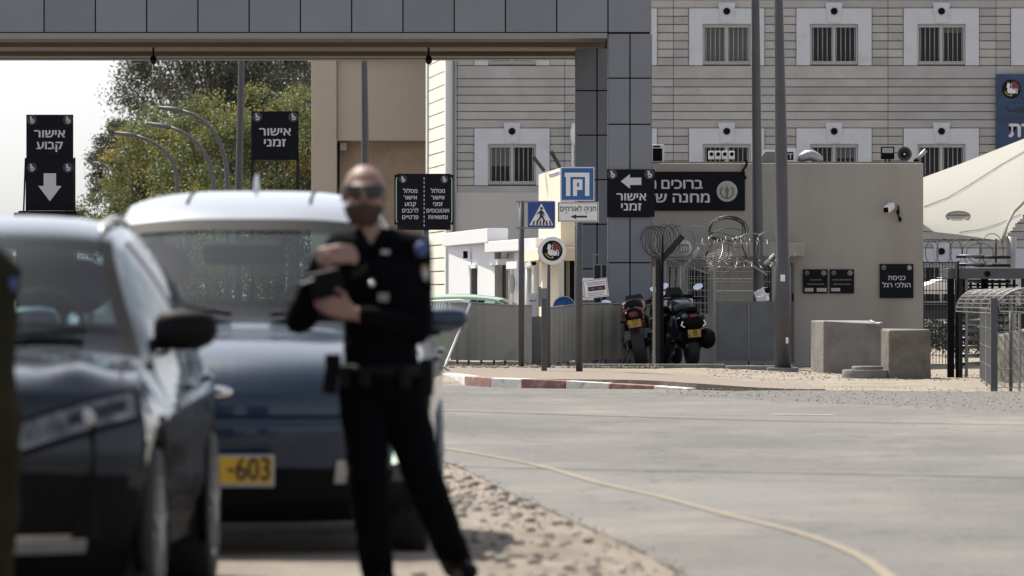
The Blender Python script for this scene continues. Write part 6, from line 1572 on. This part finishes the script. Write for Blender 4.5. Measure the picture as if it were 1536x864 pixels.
patch('lower_lip', -.72, .72, lambda u: .55, lambda u: .95, 'steel', .012)
c_ = wrap(.0, K(6.0)); mb = MB(); mb.ell((0.0, c_.y-.004, c_.z+.0), (.065, .012, .028)); mb.build('badge', 'chrome', car2)
for s in (-1, 1):
    mb = MB(); pts = [wrap(s*.5, K(12.0)+k) for k in range(14)]; mb.tube([p+Vector((0, 0, .003)) for p in pts], .008, 6); mb.build('roof_groove', 'bplastic', car2)
mb = MB(); p = wrap(0, K(11)); mb.box(-.2, .2, p.y-.12, p.y+.1, p.z-.17, p.z-.06); mb.build('camera_cover', 'bplastic', car2, bevel=.03)
pz = .42; mb = MB(); mb.box(-.258, .258, -.035, -.012, pz-.075, pz+.075, 0); pf = mb.build('plate_frame', 'steel', car2, bevel=.006)
mb = MB(); mb.box(-.248, .248, -.039, -.0352, pz-.056, pz+.064); pl = mb.build('number_plate', 'plate', car2)
mb = MB(); write(mb, '603', .160, pz-.040, .088, -.042, 0, .03, .155); mb.box(.045, .07, -.042, -.0392, pz-.005, pz+.012); mb.build('lettering', 'blacktext', car2)
mb = MB(); p = wrap(0, K(13.2)); mb.prism([(-.015, p.z), (.015, p.z), (.008, p.z+.09), (-.008, p.z+.07)], p.y-.06, p.y+.05); mb.build('antenna', 'white', car2)
car2.scale = (1.03, 1.03, 1.03); car2.location = (-1.385, 26.85, .03); car2.rotation_euler = (0, 0, R(-.7))
# green hatchback parked side-on beyond the hoarding
p3 = dict(p1); p3['paint'] = 'paint3'; p3.pop('rails')
car3 = make_car('parked_car', 'pale green car, only its roof showing over the beige hoarding', p3)[0]
car3.location = (X(652, 108), 107, -.33); car3.rotation_euler = (0, 0, R(90)); car3.location.x = X(738, 108)+2.15; car3.location.z = -.31

# ------------------------------------------------------------------ people
def body_mesh(name, caps, ells, mats, matfn, voxel=.007, smooth=6, wr=.004, parent=None):
    mb = MB()
    for p, q, a, b in caps:
        p, q = Vector(p), Vector(q); d_ = (q-p); L = d_.length; z = d_/L; x = z.orthogonal().normalized(); y = z.cross(x)
        n, rings = 14, []
        for k in range(5): t = -math.pi/2+math.pi/2*k/4; rings.append((p-z*0+z*a*math.sin(t), a*math.cos(t) if k else a*.02))
        for k in range(5): t = math.pi/2*k/4; rings.append((q+z*b*math.sin(t), b*math.cos(t) if k < 4 else b*.02))
        vs = []; fs = []
        for c, r in rings: vs += [c+(x*math.cos(2*math.pi*i/n)+y*math.sin(2*math.pi*i/n))*r for i in range(n)]
        for j in range(len(rings)-1): fs += [(j*n+i, j*n+(i+1) % n, (j+1)*n+(i+1) % n, (j+1)*n+i) for i in range(n)]
        fs += [tuple(range(n))[::-1], tuple((len(rings)-1)*n+i for i in range(n))]
        mb.add(vs, fs)
    for e in ells: mb.ell(e[0], e[1], 0, 18, 12, e[2] if len(e) > 2 else None)
    me = bpy.data.meshes.new(name); me.from_pydata(mb.v, [], mb.f)
    bm = bmesh.new(); bm.from_mesh(me); bmesh.ops.recalc_face_normals(bm, faces=bm.faces); bm.to_mesh(me); bm.free()
    o = bpy.data.objects.new(name, me); COL.objects.link(o)
    r_ = o.modifiers.new('r', 'REMESH'); r_.mode = 'VOXEL'; r_.voxel_size = voxel; r_.use_smooth_shade = True
    s_ = o.modifiers.new('s', 'SMOOTH'); s_.factor = .5; s_.iterations = smooth
    dg = bpy.context.evaluated_depsgraph_get(); dg.update(); nm = bpy.data.meshes.new_from_object(o.evaluated_get(dg))
    bpy.data.objects.remove(o); bpy.data.meshes.remove(me)
    for m_ in mats: nm.materials.append(M[m_])
    nrm = [v.normal.copy() for v in nm.vertices]; newco = []
    for v, nv in zip(nm.vertices, nrm):
        newco.append(v.co.copy())
        if matfn(v.co) == 0:
            q = v.co; w = mnoise.noise(Vector((q.x*9, q.y*9, q.z*16)))+.6*mnoise.noise(Vector((q.x*22+q.z*9, q.y*20, q.z*26)))
            newco[-1] += nv*w*wr
    nm.vertices.foreach_set('co', [c for p in newco for c in p]); nm.update()
    mi = [matfn(p.center) for p in nm.polygons]; nm.polygons.foreach_set('material_index', mi); nm.polygons.foreach_set('use_smooth', [True]*len(mi))
    o = bpy.data.objects.new(name, nm); COL.objects.link(o); o['kind'] = 'thing'; 
    del o['kind']
    if parent: o.parent = parent
    return o
DO = 24.0
def op(px, py, dd=0.): return at(px, py, DO+dd)-OFF
OFF = Vector((X(575, DO), DO, 0.0))
root = thing('person', 'bald bearded officer in black uniform and sunglasses looking at a device', 'person', OFF); setorg()
P_ = dict(pel=op(573, 560), sp=op(570, 500), ch=op(568, 425), nk=op(558, 362), sR=op(512, 376, .02), sL=op(620, 378, .02), eR=op(450, 478, -.12), wR=op(480, 396, -.26), eL=op(626, 492, -.06), wL=op(545, 474, -.27), hR=op(546, 588), hL=op(600, 588), kR=op(552, 725, -.06), aR=op(567, 866, .02), kL=op(634, 718, .06), aL=op(686, 846, .24))
caps = [(P_['pel'], P_['sp'], .160, .158), (P_['sp'], P_['ch'], .158, .162), (P_['ch'], op(564, 392), .145, .105), (op(561, 385), op(553, 340, -.01), .062, .060),
        (op(545, 375), P_['sR'], .085, .075), (op(585, 372), P_['sL'], .085, .078), (P_['sR'], P_['eR'], .078, .066), (P_['eR'], op(484, 390, -.25), .064, .046), (P_['sL'], P_['eL'], .080, .068), (P_['eL'], op(550, 475, -.26), .058, .044),
        (P_['hR'], P_['kR'], .112, .086), (P_['kR'], P_['aR'], .086, .070), (P_['hL'], P_['kL'], .112, .086), (P_['kL'], P_['aL'], .086, .070),
        (P_['aR']+Vector((0, .06, -.035)), op(571, 880, -.16), .052, .045), (P_['aL']+Vector((0, .05, -.02)), op(704, 857, .06), .050, .040)]
ells = [(op(540, 440, -.03), (.10, .12, .15)), (op(600, 440, -.03), (.10, .12, .15)), (op(573, 560, .05), (.165, .13, .12)), (op(552, 398, .0), (.13, .10, .09)), (op(584, 398, .0), (.13, .10, .09))]
HC = op(546, 284, -.01)
ells += [(HC+Vector((0, .015, .0)), (.087, .098, .102)), (HC+Vector((0, -.02, -.06)), (.072, .078, .086)), (HC+Vector((.0, -.055, -.115)), (.034, .035, .032)), (HC+Vector((0, -.085, -.03)), (.016, .025, .03)), (HC+Vector((0, -.075, -.088)), (.03, .018, .014)), (HC+Vector((0, -.075, .012)), (.055, .02, .014)),
         (HC+Vector((-.088, .02, -.025)), (.012, .022, .034)), (HC+Vector((.088, .02, -.025)), (.012, .022, .034))]
# right hand (picture left): palm over the device, fingers curling down
def hand(palm_c, along, across, normal, curl, fl=1.0):
    along, across, normal = [Vector(v).normalized() for v in (along, across, normal)]
    out = []
    for k in (-.03, -.01, .011, .031): out.append((palm_c-along*.045+across*k*.75, palm_c+along*.040+across*k, .017, .0145))
    for k, ln in zip((-.032, -.0105, .0105, .031), (.070, .080, .076, .060)):
        b = palm_c+along*.045+across*k; ln *= fl; a = 0.; p = b
        for sgm, cr in zip((.45, .31, .24), curl):
            a += cr; dv = along*math.cos(a)-normal*math.sin(a); q = p+dv*ln*sgm*1.1; out.append((p, q, .0098, .009)); p = q
    t0 = palm_c-along*.025-across*.034; t1 = t0+(along*.55-across*.8-normal*.25).normalized()*.045; t2 = t1+(along*.9-across*.25-normal*.3).normalized()*.035
    out += [(t0, t1, .014, .012), (t1, t2, .0115, .0095)]
    return out
handR = hand(op(497, 383, -.29), (1, -.10, .12), (0, .25, 1), (-.15, -1, .3), (.35, .6, .5))
handL = hand(op(508, 462, -.30), (-1, -.12, .35), (-.3, .1, -1), (.1, 1, .25), (-.25, -.45, -.4))
caps += [(c[0], c[1], c[2], c[3]) for c in handR+handL]
caps += [(op(482, 394, -.26), op(492, 385, -.285), .036, .030), (op(549, 475, -.265), op(530, 470, -.285), .035, .029)]
hands = [op(500, 382, -.29), op(506, 462, -.30)]
collarz = op(0, 356).z; cuffR = op(484, 391, -.255); cuffL = op(545, 474, -.27)
def skin_fn(c):
    c = Vector(c)
    if c.z > op(0, 350).z-.02 and (c.z > op(0, 341).z): return 1
    # open collar: a V of skin below the chin
    vx = c.x-op(557, 350).x
    if c.y < P_['nk'].y-.015 and c.z > op(0, 367).z+abs(vx)*1.6 and abs(vx) < .06: return 1
    if (c-op(498, 383, -.29)).length < .115 and c.x > op(479, 0).x-.0 and c.y < -.2 and c.z > op(0, 405).z and (c-op(482, 394, -.26)).length > .035: return 1
    if (c-op(505, 461, -.30)).length < .125 and c.x < op(541, 0).x and c.y < -.2 and c.z < op(0, 428).z: return 1
    if c.z < op(0, 838).z and 0: return 2
    if (c-P_['aR']).length < .22 and c.z < P_['aR'].z+.0: return 2
    if (c-P_['aL']).length < .25 and c.z < P_['aL'].z+.02: return 2
    return 0
ob = body_mesh('body', caps, ells, ['uniform', 'skin', 'leather'], skin_fn, .0065, 5, .006, root)
# beard: shell over jaw and chin
mb = MB()
def headshell(th, ph, k=1.0):
    # crude jaw shell
    d_ = Vector((math.sin(th), -math.cos(th)*1.0, 0)); z = lerp(-.068, -.152, ph)
    rr = lerp(.077, .042, ph**1.6); return HC+Vector((d_.x*rr*1.0*k, -.028+d_.y*(rr*1.12)*k, z))
rows = [[headshell(R(-80+160*i/16), j/8, 1.06) for i in range(17)] for j in range(9)]
mb.grid(rows); b_ = mb.build('beard', 'beard', root)
so = b_.modifiers.new('s', 'SOLIDIFY'); so.thickness = .012; so.offset = 0
mb = MB(); mb.tube([HC+Vector((-.035, -.094, -.072)), HC+Vector((-.012, -.106, -.064)), HC+Vector((.012, -.106, -.064)), HC+Vector((.035, -.094, -.072))], .008, 6); mb.build('moustache', 'beard', root)
mb = MB()
for s in (-1, 1):
    pts = [[HC+Vector((s*(.008+.070*i/8), -.103+.035*(i/8)**2, .014-.056*j/5+(.006*(i/8)))) for j in range(6)] for i in range(9)]; mb.grid(pts)
    mb.tube([HC+Vector((s*.078, -.068, .004)), HC+Vector((s*.092, -.02, .004)), HC+Vector((s*.092, .02, -.002))], .005, 6)
mb.tube([HC+Vector((-.02, -.105, .004)), HC+Vector((.02, -.105, .004))], .005, 6)
g_ = mb.build('sunglasses', 'sunglass', root); so = g_.modifiers.new('s', 'SOLIDIFY'); so.thickness = .006
# collar, belt with pouches, patches, badges
mb = MB()
for s in (-1, 1): mb.grid([[op(557+s*lerp(6, 26, i/6), lerp(lerp(372, 345, i/6), lerp(384, 358, i/6), j), lerp(-.135, -.03, (i/6)**.8)-.012) for j in (0, .5, 1)] for i in range(7)])
c_ = mb.build('collar', 'uniform', root); so = c_.modifiers.new('s', 'SOLIDIFY'); so.thickness = .006
mb = MB(); bc = op(573, 556)
mb.grid([[bc+Vector((.178*math.cos(a), .162*math.sin(a), dz)) for dz in (-.027, .027)] for a in [2*math.pi*i/40 for i in range(41)]]); bl_ = mb.build('belt', 'leather', root); so = bl_.modifiers.new('s', 'SOLIDIFY'); so.thickness = .008
mb = MB()
for px, dd, w, h in ((518, -.1, .05, .1), (548, -.15, .05, .09), (606, -.13, .05, .1), (640, .0, .06, .16)):
    mb = MB(); c = op(px, 566, dd); mb.box(c.x-w/2, c.x+w/2, c.y-.035, c.y+.035, c.z-h/2, c.z+h/2); mb.build('pouch', 'leather', root, bevel=.012)
mb = MB(); c = op(500, 545, -.01); mb.bar(c, c+Vector((-.02, 0, -.13)), .05, .06); mb.box(c.x-.035, c.x+.03, c.y-.03, c.y+.03, c.z-.01, c.z+.04); mb.build('holster', 'bplastic', root, bevel=.01)
def stuck(name, px, py, w, h, m, dd, parent=root, th=.006):
    c = op(px, py, dd); mb = MB(); mb.box(c.x-w/2, c.x+w/2, c.y-th/2, c.y+th/2, c.z-h/2, c.z+h/2); return mb.build(name, m, parent, bevel=.002)
mb = MB(); c = op(632, 374, -.055); mb.ell(c, (.030, .030, .036), 0, 14, 8); mb.build('shoulder_patch', 'patch', root)
mb = MB(); c = op(636, 412, -.05); mb.ell(c, (.022, .028, .045), 0, 14, 8); sp_ = mb.build('sleeve_emblem', 'gold', root)
mb = MB(); mb.ell(c+Vector((.003, -.006, 0)), (.018, .025, .034), 0, 12, 8); mb.build('emblem_centre', 'steel', sp_)
stuck('chest_badge', 578, 378, .035, .016, 'steel', -.155)
mb = MB(); mb.ell(op(557.5, 426, -.178), (.013, .010, .013)); mb.build('lanyard_badge', 'silver', root)
stuck('chest_radio', 575, 446, .045, .035, 'steeld', -.175, th=.03)
root = thing('handheld_device', 'black handheld device with a silver edge in the officer hands', 'device', at(487, 424, DO-.33)); setorg(); OFF2 = root.location.copy()
def dp(px, py, dd): return at(px, py, DO+dd)-OFF2
mb = MB(); c = dp(488, 425, -.33); mxx = Matrix.Translation(c) @ Matrix.Rotation(R(-14), 4, 'Y') @ Matrix.Rotation(R(18), 4, 'X')
mb.box(-.07, .07, -.014, .014, -.06, .055, 0, mxx); mb.build('body', 'leather', root, bevel=.008)
mb = MB(); mb.bar(dp(451, 425, -.35), dp(470, 418.5, -.35), .014, .01); mb.build('edge', 'silver', root)

# soldier in olive cut by the left frame edge
DSo = 19.5
OFF = Vector((X(-47, DSo), DSo, 0)); SH = Vector((X(-47, DSo)-X(-62, DSo), 0, 0))
def so_(px, py, dd=0.): return at(px, py, DSo+dd)-OFF+SH
root = thing('person', 'soldier in olive uniform, only an arm and hip inside the left frame edge', 'person', OFF); setorg()
caps = [(so_(-60, 610), so_(-60, 500), .16, .16), (so_(-60, 500), so_(-60, 425), .16, .145), (so_(-60, 400), so_(-62, 350), .065, .062), (so_(-85, 400), so_(-128, 408), .085, .075), (so_(-40, 400), so_(-16, 412), .085, .075),
        (so_(-16, 412), so_(-14, 520, .04), .074, .06), (so_(-14, 520, .04), so_(-52, 565, -.22), .058, .045), (so_(-128, 408), so_(-135, 520, .03), .074, .06), (so_(-135, 520, .03), so_(-128, 600, -.12), .058, .045),
        (so_(-92, 640), so_(-96, 790, -.03), .11, .08), (so_(-96, 790, -.03), so_(-98, 950), .08, .062), (so_(-32, 640), so_(-26, 790, -.02), .115, .09), (so_(-26, 790, -.02), so_(-28, 950, .03), .085, .065), (so_(-98, 962, .02), so_(-100, 974, -.18), .05, .042), (so_(-28, 962, .05), so_(-24, 974, -.15), .05, .042)]
ells = [(so_(-60, 630, .03), (.19, .14, .13)), (so_(-62, 290, 0), (.078, .097, .102)), (so_(-62, 315, -.03), (.062, .075, .085)), (so_(-62, 312, -.1), (.015, .025, .03)), (so_(-96, 298, .01), (.012, .022, .034)), (so_(-28, 298, .01), (.012, .022, .034))]
caps += hand(so_(-76, 566, -.26), (-1, -.1, .1), (0, 0, 1), (0, -1, 0), (.2, .3, .2)); caps += hand(so_(-128, 632, -.15), (0, -.1, -1), (0, 1, 0), (-1, 0, 0), (.2, .3, .2))
caps += [(so_(-52, 565, -.22), so_(-70, 566, -.255), .034, .028), (so_(-128, 598, -.115), so_(-128, 625, -.145), .034, .028)]
ztop_ = so_(0, 372).z; zh_ = so_(0, 622).z; zf_ = so_(0, 945).z
def fn2(c):
    if c[2] > ztop_: return 1
    if c[1] < -.2 and c[0] < so_(-54, 0).x and abs(c[2]-so_(0, 566).z) < .09: return 1
    if abs(c[0]-so_(-62, 0).x) > .1 and c[2] < zh_ and c[2] > so_(0, 720).z and c[1] < -.09 and abs(c[0]-so_(-128, 0).x) < .06: return 1
    if c[2] < zf_: return 2
    return 0
body_mesh('body', caps, ells, ['olive', 'skin', 'leather'], fn2, .009, 5, .008, root)
mb = MB(); mb.ell(so_(-62, 272, .02), (.083, .103, .09)); mb.build('hair', 'beard', root)
mb = MB(); mb.ell(so_(4, 425, -.02), (.02, .05, .03)); mb.build('shoulder_patch', 'patch', root)
setorg()
